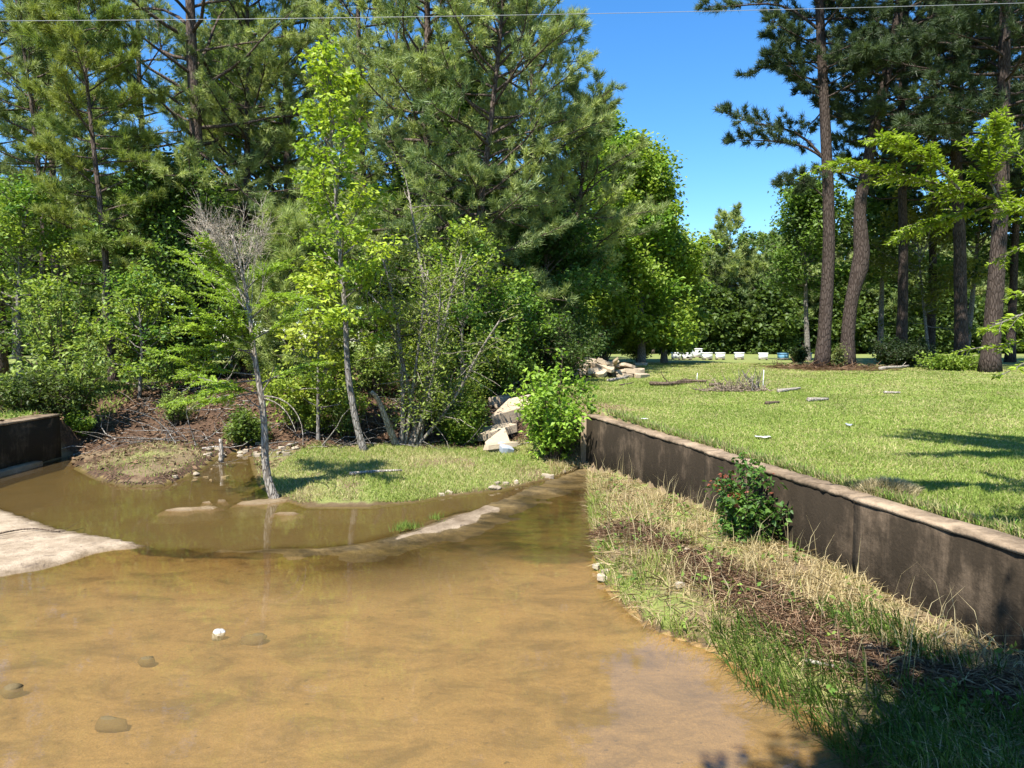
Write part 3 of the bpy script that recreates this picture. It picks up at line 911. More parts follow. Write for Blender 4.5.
# leaning cypress sapling with bare twig top
def spray_branch(tb, cr, B, r0, c0, c1, n_tw, tw_len, leaf, flat=0.25, rtip=.004, dens=34):
    """a branch carrying flat feathery sprays: side twigs with two ranks of short leaflets"""
    tb.tube(B, np.linspace(r0, rtip, len(B)), 5, False)
    for j in range(n_tw):
        s = 0.22 + .78 * (j + rng.uniform(0, 1)) / n_tw
        q, qd = lerp_poly(B, s)
        side = unit(np.cross(qd, [0, 0, 1.0])) * (1 if j % 2 else -1)
        dd = unit(qd * rng.uniform(.7, 1.1) + side * rng.uniform(.2, .9) + np.array([0, 0, rng.normal(-.05, flat)]))
        tl = tw_len * rng.uniform(.55, 1.2) * (1.15 - .6 * s)
        S = jitter_line(q, dd, tl, 4, .10, -.05)
        tb.tube(S, np.linspace(.0045, .002, 5), 3, False)
        n = max(6, int(dens * tl / .4))
        ts = rng.uniform(.05, 1, n)
        pd = [lerp_poly(S, a) for a in ts]
        P = np.array([a for a, _ in pd]); Dd = np.array([b for _, b in pd])
        sdv = unit(np.cross(Dd, np.array([0, 0, 1.0]) + rng.normal(0, .35, (n, 3)))) * np.where(np.arange(n) % 2, 1, -1)[:, None]
        ax = unit(Dd * .55 + sdv * .9 + rng.normal(0, .15, (n, 3)))
        tint = np.clip(rng.uniform(0, 1) + rng.normal(0, .2, n), 0, 1)
        l = leaf * rng.uniform(.6, 1.2, n) * (1.1 - .5 * ts)
        leaves(cr, P, ax, np.tile([0, 0, 1.0], (n, 1)) + rng.normal(0, .3, (n, 3)), l, l * .34, pick(c0, c1, tint), .08)

sap = thing('cypress_sapling', 'leaning grey sapling with bare twiggy top and feathery green boughs at the pool edge', 'tree', (*G(276, 496, .06)[:2], .03))
base = np.array(sap.location)
SY = base[1]
px = lambda u, v, dy=0.0: D(u, v, SY + dy) - base
T = smooth_poly(np.array([np.array([.04, 0, -.2])] + [px(*p) for p in [(268, 484), (265, 470), (265, 430), (262, 396), (256, 370), (252, 335), (248, 300), (240, 262), (232, 235)]]), 26)
tb, cr, tw = MB(), MB(), MB()
tb.tube(T, np.linspace(.075, .018, 26) * np.r_[1.5, 1.25, 1.08, np.ones(23)], 9, True, .06, col=(1.3, 1.27, 1.2))
sb = [[(256, 375), (225, 372), (190, 366), (160, 352)], [(257, 380), (220, 385), (185, 372)], [(252, 345), (225, 330), (200, 312), (180, 292)], [(250, 330), (222, 300), (196, 262), (182, 252)],
      [(253, 350), (215, 352), (185, 348)], [(258, 392), (215, 400), (175, 402)], [(250, 320), (270, 300), (292, 290), (305, 300)], [(252, 340), (280, 325), (300, 305)], [(249, 300), (228, 276), (205, 240)],
      [(250, 315), (230, 290), (210, 275)], [(259, 395), (235, 385), (205, 392)], [(246, 290), (262, 272), (280, 265)], [(254, 355), (230, 345), (205, 335), (190, 325)], [(258, 385), (290, 370), (320, 362)], [(255, 365), (240, 330), (232, 310)]]
for i, bb in enumerate(sb):
    B = smooth_poly(np.array([px(u, v, (j * (.32 if i % 2 else -.28)) * (0 if j == 0 else 1)) for j, (u, v) in enumerate(bb)]), 8)
    spray_branch(tb, cr, B, .014, (.18, .28, .03), (.30, .41, .055), 24, .58, .085, .10, dens=66)
# bare grey twigs at the top
for i in range(30):
    t0 = rng.uniform(.66, 1)
    p0, d0 = lerp_poly(T, t0)
    tgt = px(rng.uniform(192, 276), rng.uniform(200, 240), rng.normal(0, .5))
    mid = p0 + (tgt - p0) * .5 + rng.normal(0, .14, 3) + np.array([0, 0, -.06])
    B = smooth_poly(np.array([p0, mid, tgt]), 6)
    tw.tube(B, np.linspace(.008, .003, 6), 4, False)
    for j in range(24):
        q, qd = lerp_poly(B, rng.uniform(.3, 1))
        tw.tube(jitter_line(q, unit(qd + rng.normal(0, .5, 3)), rng.uniform(.15, .45), 3, .2, .06), np.linspace(.0032, .0016, 4), 3, False, col=(1.3, 1.27, 1.2))
# dead drooping boughs
for bb in [[(263, 396), (280, 396), (296, 408), (305, 428), (303, 445)], [(263, 398), (278, 402), (290, 415), (296, 432)], [(262, 392), (270, 380), (274, 366)], [(264, 410), (250, 402), (240, 390)]]:
    db = MB()
    db.tube(smooth_poly(np.array([px(u, v, -.12 * j) for j, (u, v) in enumerate(bb)]), 9), np.linspace(.016, .005, 9), 5, False, col=(1.15, 1.12, 1.05))
    db.build('dead_bough', M['bark_grey'], sap, True)
tb.build('trunk', M['bark_grey'], sap, True); cr.build('crown', M['leaf'], sap)
tw.build('bare_twigs', M['bark_dead'], sap)

# ------------------------------------------------------------------ shrubs
def shrub(name, label, base, w_, h_, n_st, c0, c1, leaf, k=7, spread=.1, group=None, per=16, bark='bark_brown', aspect=.6, cat='shrub', red=0):
    root = thing(name, label, cat, base, group)
    tb, cr = MB(), MB()
    P, Tn = [], []
    for i in range(n_st):
        az = i * 2.4 + rng.normal(0, .4)
        out = rng.uniform(.1, 1) ** .7
        top = np.array([math.cos(az) * w_ / 2 * out, math.sin(az) * w_ / 2 * out, h_ * rng.uniform(.55, 1.0) * (1.12 - .45 * out)])
        b0 = np.array([math.cos(az), math.sin(az), 0]) * w_ * .07 * rng.uniform(.2, 1)
        pts = smooth_poly(np.array([b0 - [0, 0, .08], b0 + (top - b0) * [.35, .35, .5], top]), 8)
        tb.tube(pts, np.linspace(.012 + .008 * h_, .004, 8), 5, False)
        tint = rng.uniform(0, 1)
        for j in range(per):
            q, qd = lerp_poly(pts, rng.uniform(.25, 1))
            S = jitter_line(q, unit(qd * .5 + rng.normal(0, .7, 3)), .10 + .16 * w_ * rng.uniform(.3, 1), 3, .15, .05)
            tb.tube(S, np.linspace(.006, .002, 4), 3, False)
            for a in range(3):
                P.append(lerp_poly(S, rng.uniform(.3, 1))[0]); Tn.append(np.clip(tint + rng.normal(0, .25), 0, 1))
    P = np.array(P)
    P[:, 2] = np.maximum(P[:, 2], .05)
    Cs = pick(c0, c1, Tn)
    if red:
        top = (P[:, 2] > h_ * .55) & (rng.uniform(size=len(P)) < red)
        Cs[top] = pick((.16, .05, .03), (.30, .10, .06), rng.uniform(0, 1, top.sum()))
    leaf_clumps(cr, P, k, spread, leaf, Cs, aspect=aspect)
    tb.build('stems', M[bark], root); cr.build('crown', M['leaf'], root)
    return root

def at(u, v, y):
    p = D(u, v, y)
    return np.array([p[0], y, gz(p[0], y)])

def gat(u, v):
    """point of the ground seen at pixel (u, v)"""
    d = ray(u, v)
    y = np.arange(3.0, 120, 0.04)
    t = y / d[1]
    z, _ = ground(d[0] * t, y)
    hit = CAM_Z + d[2] * t <= z
    i = int(np.argmax(hit)) if hit.any() else len(y) - 1
    return np.array([d[0] * t[i], y[i], z[i]])

shrub('leafy_shrub', 'bright green leafy shrub in front of the far end of the wall', (*D(552, 450, 15.4)[:2], .12), 1.95, 2.35, 20, (.13, .23, .025), (.26, .38, .05), .13, 6, .085, None, 12)
shrub('leafy_shrub', 'small yellow green shrub left of the broken slabs', at(465, 440, 17.2), 1.2, 1.15, 14, (.10, .17, .02), (.19, .26, .035), .09, 6, .09)
shrub('wall_shrub', 'dark green shrub with reddish new leaves against the wall', (*G(745, 540, .34)[:2], .3), 1.05, 1.0, 15, (.045, .105, .02), (.11, .20, .035), .085, 5, .06, None, 9, red=.18)
rs = bpy.data.objects[-1] if False else None
# left bank shrubs
UL = 'undergrowth shrubs of the left bank'
sA = shrub('bank_shrub', 'light green bush spilling over the end of the left wall', at(70, 440, 18.0), 3.0, 2.6, 22, (.09, .14, .03), (.26, .33, .07), .13, 5, .085, UL, 10)
shrub('bank_shrub', 'tall pale green bush left of the slender pine', at(62, 420, 20.5), 3.0, 3.9, 22, (.09, .14, .03), (.26, .33, .07), .14, 5, .10, UL, 10)
shrub('bank_shrub', 'dark bush above the left wall at the picture edge', (-11.6, 17.3, 1.0), 2.4, .95, 18, (.03, .055, .012), (.08, .11, .025), .09, 7, .14, UL, 16)
sB = shrub('bank_shrub', 'yellow green low bush right of the leaning sapling', at(300, 430, 18.2), 1.9, 2.0, 17, (.12, .18, .025), (.30, .36, .055), .12, 5, .085, UL, 9)
shrub('bank_shrub', 'small fresh bush at the pebbles behind the leaning sapling', at(245, 435, 17.4), 1.1, .9, 14, (.07, .12, .02), (.15, .20, .03), .08, 6, .09, UL)
shrub('bank_shrub', 'green bush under the lit bark pine', at(500, 420, 20.5), 2.4, 2.6, 22, (.07, .14, .025), (.16, .25, .04), .12, 6, .13, UL)
shrub('bank_shrub', 'rounded dark bush in the hollow behind the bright shrub', at(560, 395, 22.0), 2.6, 2.2, 22, (.03, .06, .014), (.07, .11, .025), .10, 7, .15, UL)
shrub('bank_shrub', 'grassy green sprig on the shaded brown bank', at(78, 452, 17.5), .7, .5, 8, (.10, .17, .02), (.18, .26, .03), .08, 5, .06, UL)
for i, (u, y, sc, src) in enumerate([(190, 21.6, .7, sB), (285, 21.2, .7, sA), (330, 19.6, .7, sB), (265, 20.2, .5, sB), (375, 20.5, .7, sA), (530, 23, .8, sA), (310, 18.0, .5, sB), (345, 18.3, .55, sA), (435, 18.2, .6, sA), (470, 18.6, .6, sB), (175, 18.6, .4, sA), (150, 24, 1.1, sA), (330, 22, 1.1, sB), (430, 21.5, 1.2, sB), (250, 25, 1.1, sA), (185, 27, 1.1, sA), (520, 25, 1.1, sA),
                                 (600, 36, 1.2, sA), (640, 38, 1.1, sB), (120, 28, 1.0, sB), (575, 33, 1.3, sA)]):
    copy_thing(src, at(u, 400, y), rng.uniform(0, 6.28), sc, 'shaded green bush in the undergrowth beneath the grove trees', 'undergrowth bushes beneath the grove')

# ------------------------------------------------------------------ right hand pines
RG = 'dark pines on the right of the lawn'
def limb(pts, y, dys=0.0):
    return np.array([D(u, v, y + dys * i) for i, (u, v) in enumerate(pts)])
def pine_r(label, pts, y, r0, limbs=(), **kw):
    b, t = trunk_px(pts, y)
    ex = [(tv, 0, 0, 1, limb(lp, y, dd) - b) for (tv, lp, dd) in limbs]
    return make_tree('pine_tree', label, 'pine tree', b, t, r0, 'pine', group=RG, extra=ex, **kw)
RK = dict(bark='bark_shaded', c0=(.034, .054, .024), c1=(.070, .098, .042), k=20, L=.26, w=.017)  # bark carries the canopy shade in its colour; needles darker than the grove's
def tv_of(pts, v):
    vs = np.array([p[1] for p in pts], float)
    return float((vs[0] - v) / (vs[0] - vs[-1]))
A = [(822, 366), (826, 310), (830, 240), (826, 140), (820, 20), (814, -130), (812, -260)]
pine_r('straight pine trunk at the left of the twin pines on the lawn', A, 30, .285,
       [(tv_of(A, 152), [(800, 128), (770, 126), (738, 122), (722, 112)], .1), (tv_of(A, 150), [(805, 142), (775, 142), (740, 138), (728, 142)], .3), (tv_of(A, 40), [(795, 36), (770, 44), (765, 36)], .2),
        (tv_of(A, 20), [(780, -2), (740, 8), (702, 6)], .2), (tv_of(A, 60), [(790, 52), (768, 58)], -.2), (tv_of(A, 90), [(800, 80), (782, 72)], .3), (tv_of(A, 190), [(800, 176), (780, 182)], -.3)],
       Rc=3.4, cb=.42, nb=56, subs=7, rtop=.35, **RK)
Bp = [(847, 366), (848, 325), (852, 292), (861, 268), (863, 250), (858, 212), (874, 130), (896, 30), (912, -80), (925, -220)]
pine_r('crooked pine with a swollen bend, right one of the twin pines on the lawn', Bp, 30.5, .295,
       [(tv_of(Bp, 170), [(835, 168), (808, 182), (800, 190)], -.2), (tv_of(Bp, 60), [(930, 44), (960, 52)], -.3)], Rc=3.4, cb=.40, nb=56, subs=7, rtop=.4, knots=((.185, .40), (.235, .20)), sm=1, **RK)
pC = pine_r('black shaded pine trunk above the small dark bush on the lawn', [(901, 364), (904, 250), (900, 120), (908, -20), (908, -200)], 34, .26, Rc=4.2, cb=.30, nb=66, subs=7, **RK)
pine_r('dark pine second from the right edge of the lawn', [(962, 360), (960, 250), (955, 120), (958, -20), (958, -220)], 32, .30, Rc=4.2, cb=.34, nb=66, subs=7, rtop=.3, **RK)
pine_r('thickest black pine trunk at the right edge behind the hanging cypress bough', [(990, 362), (996, 280), (1002, 190), (1004, 60), (1008, -80), (1010, -240)], 27, .33, Rc=4.2, cb=.36, nb=62, subs=7, rtop=.3, **RK)
for i, (u, y) in enumerate([(1060, 33), (1120, 31), (1010, 40), (930, 42), (1090, 44)]):
    b = at(u, 360, y)
    copy_thing(pC, b, rng.uniform(0, 6.28), rng.uniform(.9, 1.05), 'dark pine behind the front row at the right of the lawn', 'pines behind the front row on the right')

# leafy understorey behind the right pines
UR = 'understorey hardwoods on the right'
oak = leaf_at('dark leafy oak behind the twin pines with its edge on the sky', [(808, 364), (806, 310), (804, 205)], 44, .18, Rc=3.3, cb=.46, nb=28, subs=6, c0=LD0, c1=LM1, k=9, L=.24, spread=.32, group=UR)
leaf_at('yellow leafed young hardwood between the black trunks', [(930, 366), (925, 320), (915, 215)], 38, .1, Rc=3.0, cb=.25, nb=22, subs=6, c0=(.10, .12, .02), c1=(.22, .22, .04), k=6, L=.2, spread=.22, group=UR)
for i, (u, y, s, lab) in enumerate([(880, 43, 1.1, 'dark leafy oak right of the crooked pine'), (965, 42, 1.1, 'dark leafy oak between the two rightmost trunks'), (1050, 41, 1.1, 'dark leafy oak at the right picture edge')]):
    copy_thing(oak, at(u, 360, y), 1.7 * i + 1, s, lab, UR)
shrub('dark_bush', 'small dark bush at the foot of the black shaded pine', at(900, 366, 31.5), 2.4, 1.3, 22, (.018, .034, .012), (.04, .06, .02), .12, 8, .14, None)
shrub('low_fern', 'fresh yellow green low plant at the lawn edge below the rightmost trunks', at(955, 364, 28.5), 2.2, .55, 16, (.11, .18, .02), (.2, .27, .04), .13, 5, .12, None)
shrub('pale_sapling', 'pale thin seedling between the feet of the twin pines', at(838, 366, 29.6), .7, 1.2, 8, (.10, .13, .04), (.18, .2, .06), .10, 3, .08, None)
shrub('round_bush', 'little round dark bush beside the blue hive boxes', at(798, 363, 40), 1.0, .9, 12, (.03, .05, .015), (.06, .09, .02), .12, 7, .1, None)

# ------------------------------------------------------------------ far tree line
FT = 'far tree line across the field'
def far_proto(kind, h):
    t = np.array([[0, 0, -.2], [0, 0, h * .5], [rng.normal(0, .2), 0, h]])
    lab = 'tall pine in the far tree line beyond the field' if kind == 'pine' else 'bushy green hardwood in the far tree line beyond the field'
    b = np.array([0, 86.0, gz(0, 86)])
    if kind == 'pine':
        return make_tree('distant_pine', lab, 'pine tree', b, t, .2, 'pine', Rc=3.0, cb=.25, nb=34, subs=5, c0=PD0, c1=PG1, k=8, L=.5, w=.06, group=FT, sides=6)
    return make_tree('distant_hardwood', lab, 'tree', b, t, .2, 'leaf', Rc=3.0, cb=.04, nb=34, subs=6, c0=(.045, .080, .018), c1=(.10, .145, .030), k=6, L=.5, spread=.5, group=FT, sides=6, anchors=2)
fps = [far_proto('pine', 14.5), far_proto('pine', 13), far_proto('leaf', 8), far_proto('leaf', 6)]
first = [True] * 4
lst = []
for u in np.arange(560, 1180, 15):
    if rng.uniform() < .85: lst.append((u, rng.uniform(86, 92), [2, 3][int(rng.integers(2))]))
    lst.append((u + 3, rng.uniform(86, 92), [0, 1][int(rng.integers(2))]))
    lst.append((u + 9, rng.uniform(92, 104), [0, 1][int(rng.integers(2))]))
for u in np.arange(-260, 150, 26):
    lst.append((u, rng.uniform(66, 72), [2, 3][int(rng.integers(2))]))
    lst.append((u + 12, rng.uniform(74, 84), [0, 1][int(rng.integers(2))]))
for (u, y, k) in lst:
    b = at(u, 356, y)
    s = rng.uniform(.85, 1.15)
    if u > 740: s *= .98
    if first[k]:
        fps[k].location = tuple(float(a) for a in b); fps[k].scale = (s, s, s); first[k] = False
    else:
        copy_thing(fps[k], b, rng.uniform(0, 6.28), s, fps[k]['label'], FT)
for u in np.arange(-60, 580, 27):
    lst2 = at(u + rng.normal(0, 6), 356, rng.uniform(47, 54))
    copy_thing(oak, lst2, rng.uniform(0, 6.28), rng.uniform(.9, 1.2), 'dark hardwood deep behind the left grove', 'hardwoods deep behind the grove')
# big tree at the far left edge
pine_at('thick dark trunk on the sunny grass at the left picture edge', [(-4, 368), (-4, 300), (-8, 100), (-12, -60)], 27, .38, Rc=3.0, cb=.5, nb=30, c0=PD0, c1=PD1, k=14, L=.25)

# ------------------------------------------------------------------ near cypress with hanging boughs at the right
near = thing('cypress_tree', 'cypress with bright yellow green feathery boughs reaching in from the right', 'tree', (6.3, 6.2, gz(6.3, 6.2)))
base = np.array(near.location)
tb, cr = MB(), MB()
T = smooth_poly(np.array([[0, 0, -.15], [.05, 0, 2.5], [-.05, .05, 5.0], [.1, 0, 8.0]]), 16)
tb.tube(T, np.linspace(.17, .03, 16), 10, True, .05)
def npx(pts, y, dy): return np.array([D(u, v, y + dy * i) for i, (u, v) in enumerate(pts)]) - base
NC = ((.17, .25, .022), (.29, .38, .045))
main = [([(1040, 214), (1000, 202), (960, 190), (925, 182), (895, 168), (862, 164), (834, 162)], 6.4, -.05, 60, .42),
        ([(1000, 202), (985, 170), (990, 140), (998, 122)], 6.3, -.05, 26, .3), ([(960, 190), (930, 160), (900, 142), (880, 138)], 6.2, -.12, 24, .3),
        ([(1000, 203), (960, 215), (925, 222), (905, 232)], 6.4, .1, 26, .3), ([(1040, 190), (1015, 160), (1008, 130)], 6.5, .1, 24, .35), ([(1045, 230), (1015, 250), (995, 262)], 6.3, .05, 20, .3),
        ([(1060, 300), (1030, 310), (1005, 318), (985, 330)], 5.6, -.05, 26, .3), ([(1060, 330), (1030, 345), (1000, 352), (978, 348)], 5.5, .05, 24, .28), ([(1060, 290), (1035, 290), (1012, 292)], 5.7, .0, 16, .25),
        ([(1050, 345), (1020, 362), (1000, 376)], 5.5, .0, 14, .22)]
for i, (pts, y, dy, n, tl) in enumerate(main):
    W = npx(pts, y, dy)
    if pts[0][0] >= 1040:
        hgt = W[0][2] + .15
        tk = T[np.argmin(abs(T[:, 2] - (hgt - .3)))]
        W = np.vstack([tk, (tk + W[0]) / 2 + [0, 0, .12], W])
    B = smooth_poly(W, 12)
    spray_branch(tb, cr, B, .028 if i == 0 else .012, NC[0], NC[1], int(n * 1.2), tl * 1.15, .074, .14, .004, 66)
for i in range(34):                         # rest of its crown, outside the picture
    t0 = rng.uniform(.30, 1)
    p0, _ = lerp_poly(T, t0)
    az = i * 2.4
    ln = 1.9 * (1.15 - .6 * t0) * rng.uniform(.7, 1.1)
    if math.cos(az) < -.3: ln *= .75
    B = jitter_line(p0, np.array([math.cos(az), math.sin(az), .25]), ln, 7, .1, -.02)
    spray_branch(tb, cr, B, .022, NC[0], NC[1], 26, .6, .15, .25, .004, 34)
for i in range(15):                         # high boughs above the picture that shade the lawn
    p0, _ = lerp_poly(T, rng.uniform(.80, .97))
    az = math.pi + rng.normal(0, .55)
    B = jitter_line(p0, np.array([math.cos(az), math.sin(az) + .15, .22]), rng.uniform(1.6, 3.0), 7, .08, .01)
    spray_branch(tb, cr, B, .024, NC[0], NC[1], 30, .6, .15, .2, .004, 34)
tb.build('trunk', M['bark_grey'], near, True); cr.build('crown', M['leaf'], near)

# hardwood just outside the frame whose crown shades the near bank
b = np.array([2.35, -0.75, gz(2.35, -0.75)])
make_tree('hardwood_tree', 'hardwood beside the near end of the wall that shades the bank', 'tree', b, np.array([[0, 0, -.2], [-.2, .3, 2.5], [-1.0, .9, 5], [-1.6, 1.4, 7.0]]), .14, 'leaf', Rc=1.75, cb=.62, nb=44, subs=7, c0=LM0, c1=LG0, k=10, L=.14, spread=.2, bark='bark_grey')

# ------------------------------------------------------------------ grass
def scatter(n, x0, x1, y0, y1): return rng.uniform(x0, x1, n), rng.uniform(y0, y1, n)
GR0, GR1, ST0, ST1 = (.165, .245, .038), (.31, .375, .085), (.40, .36, .15), (.50, .45, .22)
# mown lawn
n = 520000
r = np.exp(rng.uniform(math.log(5.0), math.log(40), n)); az = rng.uniform(R(-2), R(40), n)
x, y = r * np.sin(az), r * np.cos(az)
zz, m_ = ground(x, y)
ok = ((m_['s'] > .30) | (y > 15.5)) & (m_['sw'] > 0) & ((y < 15) | (m_['s'] > -.1))
ok &= ~((np.hypot(x - pb[0], (y - 30) * .7) < 1.5) & (rng.uniform(size=n) < .8))
x, y, zz, r = x[ok], y[ok], zz[ok], r[ok]
pn = noise2(x, y, .8, 4, 8) * .75 + noise2(x, y, 3.0, 3, 9) * .45
dry = np.clip(.24 + .55 * pn + .30 * smooth(18, 30, y) + rng.normal(0, .2, len(x)), 0, 1)
C = pick(GR0, GR1, rng.uniform(0, 1, len(x)))
sel = rng.uniform(size=len(x)) < dry * .85
C[sel] = pick(ST0, ST1, rng.uniform(0, 1, sel.sum()))
C *= (1 + .22 * noise2(x, y, 1.1, 4, 20))[:, None]
h = (.020 + .026 * rng.uniform(0, 1, len(x))) * (1 + .5 * np.clip(noise2(x, y, 2.0, 3, 10), 0, 1))
h += .06 * (rng.uniform(size=len(x)) < .006)
lean = rng.normal(0, 1, (len(x), 3)) * np.array([.028, .028, 0])
mb = MB()
blades(mb, np.stack([x, y, zz - .005], 1), h, .0012 * r + .003, lean, C, False)
# ragged edge along the wall cap
n = 9000
yy = rng.uniform(4.5, 14.6, n); xx = wall_x(yy) + .26 + rng.exponential(.08, n)
zz, _ = ground(xx, yy)
blades(mb, np.stack([xx, yy, zz], 1), rng.uniform(.05, .14, n), .012, rng.normal(0, 1, (n, 3)) * [.04, .04, 0] + [-.02, 0, 0], pick(ST0, ST1, rng.uniform(0, 1, n)) * np.where(rng.uniform(size=n) < .5, 1, .55)[:, None] * np.where(rng.uniform(size=(n, 1)) < .4, [[.55, 1, .35]], [[1, 1, 1]]), True)
tag(mb.build('lawn_grass', M['grass']), kind='stuff')

# bank between water and wall
n = 115000
x, y = scatter(n, .8, 5.2, 3.0, 15.2)
zz, m_ = ground(x, y)
ok = (m_['sw'] > -.04) & (m_['s'] < -.10)
x, y, zz, sw, s_ = x[ok], y[ok], zz[ok], m_['sw'][ok], m_['s'][ok]
dst = np.minimum(d_line(STRAW, x, y), d_line(STRAW2, x, y))
cl = noise2(x, y, 3.2, 3, 11)
keep = (rng.uniform(size=len(x)) < np.clip(.45 + .6 * cl, .05, 1)) & (rng.uniform(size=len(x)) < smooth(.04, .42, dst + .12 * noise2(x, y, 5.0, 2, 13)) + .03)
x, y, zz, sw, s_, cl = x[keep], y[keep], zz[keep], sw[keep], s_[keep], cl[keep]
dry = np.clip(.66 + .45 * noise2(x, y, 1.5, 3, 12) + .40 * smooth(-1.6, -.3, s_) - .30 * smooth(.55, 0, sw) + rng.normal(0, .2, len(x)), 0, 1)
dry = dry - .3 * smooth(6.0, 5.0, y) * smooth(-.9, -1.5, s_)
C = pick((.16, .235, .036), (.31, .37, .080), rng.uniform(0, 1, len(x)))
sel = rng.uniform(size=len(x)) < dry
C[sel] = pick((.38, .30, .14), (.62, .50, .28), rng.uniform(0, 1, sel.sum()))
h = rng.uniform(.05, .20, len(x)) * (1 + .7 * np.clip(cl, -.5, 1))
h = h * np.where(s_ > -.6, .85, 1)
lean = rng.normal(0, 1, (len(x), 3)) * np.array([.10, .10, 0]) + np.stack([-.05 * smooth(.5, 0, sw), 0 * x, 0 * x], 1)
mb = MB()
blades(mb, np.stack([x, y, zz - .01], 1), h, rng.uniform(.006, .012, len(x)), lean, C, True)
# long trailing blades over the near water edge
n = 5000
x, y = scatter(n, 1.8, 4.4, 3.6, 6.4)
zz, m_ = ground(x, y)
ok = (m_['sw'] > -.25) & (m_['s'] < -.5) & (np.minimum(d_line(STRAW, x, y), d_line(STRAW2, x, y)) > .2)
x, y, zz = x[ok], y[ok], np.maximum(zz[ok], -.02)
lean = rng.normal(0, 1, (len(x), 3)) * np.array([.12, .12, 0]) + np.array([-.16, -.05, 0])
blades(mb, np.stack([x, y, zz - .01], 1), rng.uniform(.14, .34, len(x)), .011, lean, pick((.05, .10, .016), (.12, .19, .03), rng.uniform(0, 1, len(x))), True)
# flattened dead thatch
n = 16000
x, y = scatter(n, .8, 5.2, 3.0, 15.2)
zz, m_ = ground(x, y)
ok = (m_['sw'] > .05) & (m_['s'] < -.10)
x, y, zz = x[ok], y[ok], zz[ok]; N = len(x)
leaves(mb, np.stack([x, y, zz + rng.uniform(.005, .07, N)], 1), rng.normal(0, 1, (N, 3)) * [1, 1, .22], rng.normal(0, .4, (N, 3)) + [0, 0, 1], rng.uniform(.10, .30, N), .008, pick((.30, .22, .12), (.60, .48, .30), rng.uniform(0, 1, N)))
# broad leaved weeds
q = np.stack(scatter(240, 1.0, 4.4, 4.0, 14.5), 1)
zz, m_ = ground(q[:, 0], q[:, 1])
ok = (m_['sw'] > .05) & (m_['s'] < -.15)
q, zz = q[ok], zz[ok]
leaf_clumps(mb, np.c_[q, zz + .07], 14, .055, .065, pick((.10, .19, .03), (.22, .31, .06), rng.uniform(0, 1, len(q))))
# seed stems
n = 900
x, y = scatter(n, 1.0, 4.6, 5.0, 14.8)
zz, m_ = ground(x, y)
ok = (m_['sw'] > .1) & (m_['s'] < -.12)
x, y, zz = x[ok], y[ok], zz[ok]
blades(mb, np.stack([x, y, zz], 1), rng.uniform(.3, .62, len(x)), .006, rng.normal(0, 1, (len(x), 3)) * [.14, .14, 0], pick((.45, .36, .18), (.62, .52, .30), rng.uniform(0, 1, len(x))), True)
tag(mb.build('bank_grass', M['grass']), kind='stuff')

# island and far bank grass
n = 120000
x, y = scatter(n, -9.2, 1.4, 11.8, 17.8)
zz, m_ = ground(x, y)
pn = noise2(x, y, 1.3, 3, 5)
ok = (m_['sw'] > .02) & (rng.uniform(size=n) < np.clip(.75 + .7 * pn, .05, 1)) & (rng.uniform(size=n) < smooth(17.6, 16.3, y)) & ((x > -4.9) | (rng.uniform(size=n) < .16))
x, y, zz, pn = x[ok], y[ok], zz[ok], pn[ok]
C = pick((.17, .245, .040), (.31, .37, .085), rng.uniform(0, 1, len(x)))
sel = rng.uniform(size=len(x)) < np.clip(.38 - .6 * noise2(x, y, .9, 3, 14), .05, .9)
C[sel] = pick(ST0, ST1, rng.uniform(0, 1, sel.sum()))
mb = MB()
blades(mb, np.stack([x, y, zz - .005], 1), rng.uniform(.03, .085, len(x)), .016, rng.normal(0, 1, (len(x), 3)) * [.04, .04, 0], C, False)
# sprigs growing on the crest of the apron
for (u, v) in [(400, 530), (412, 528), (436, 519), (404, 527)]:
    p = G(u, v, .05); q = rng.normal(0, .06, (60, 3)) * [1, 1, 0] + p
    blades(mb, q, rng.uniform(.05, .14, 60), .012, rng.normal(0, 1, (60, 3)) * [.04, .04, 0], pick((.12, .18, .03), (.2, .27, .05), rng.uniform(0, 1, 60)), False)
tag(mb.build('island_grass', M['grass']), kind='stuff')

# far left sunny grass
n = 60000
x, y = scatter(n, -26, -10.8, 15.5, 40)
zz, m_ = ground(x, y)
mb = MB()
blades(mb, np.stack([x, y, zz], 1), rng.uniform(.06, .14, n), .04, rng.normal(0, 1, (n, 3)) * [.05, .05, 0], pick(GR0, GR1, rng.uniform(0, 1, n)), False)
tag(mb.build('verge_grass', M['grass']), kind='stuff')

# ------------------------------------------------------------------ litter
mb = MB()
n = 26000
x, y = scatter(n, -11, 1.0, 14.2, 27)
zz, m_ = ground(x, y)
ok = (m_['sw'] > .05) & (rng.uniform(size=n) < np.maximum(smooth(16.2, 17.4, y), .30 * (x < -5)) * (.6 + .4 * noise2(x, y, 1.2, 2, 15)))
x, y, zz = x[ok], y[ok], zz[ok]
N = len(x)
leaves(mb, np.stack([x, y, zz + rng.uniform(.005, .05, N)], 1), rng.normal(0, 1, (N, 3)) * [1, 1, .3], rng.normal(0, .5, (N, 3)) + [0, 0, 1], rng.uniform(.07, .15, N), .06, pick((.055, .032, .020), (.27, .17, .10), rng.uniform(0, 1, N)))
tag(mb.build('leaf_litter', M['litter']), kind='stuff')

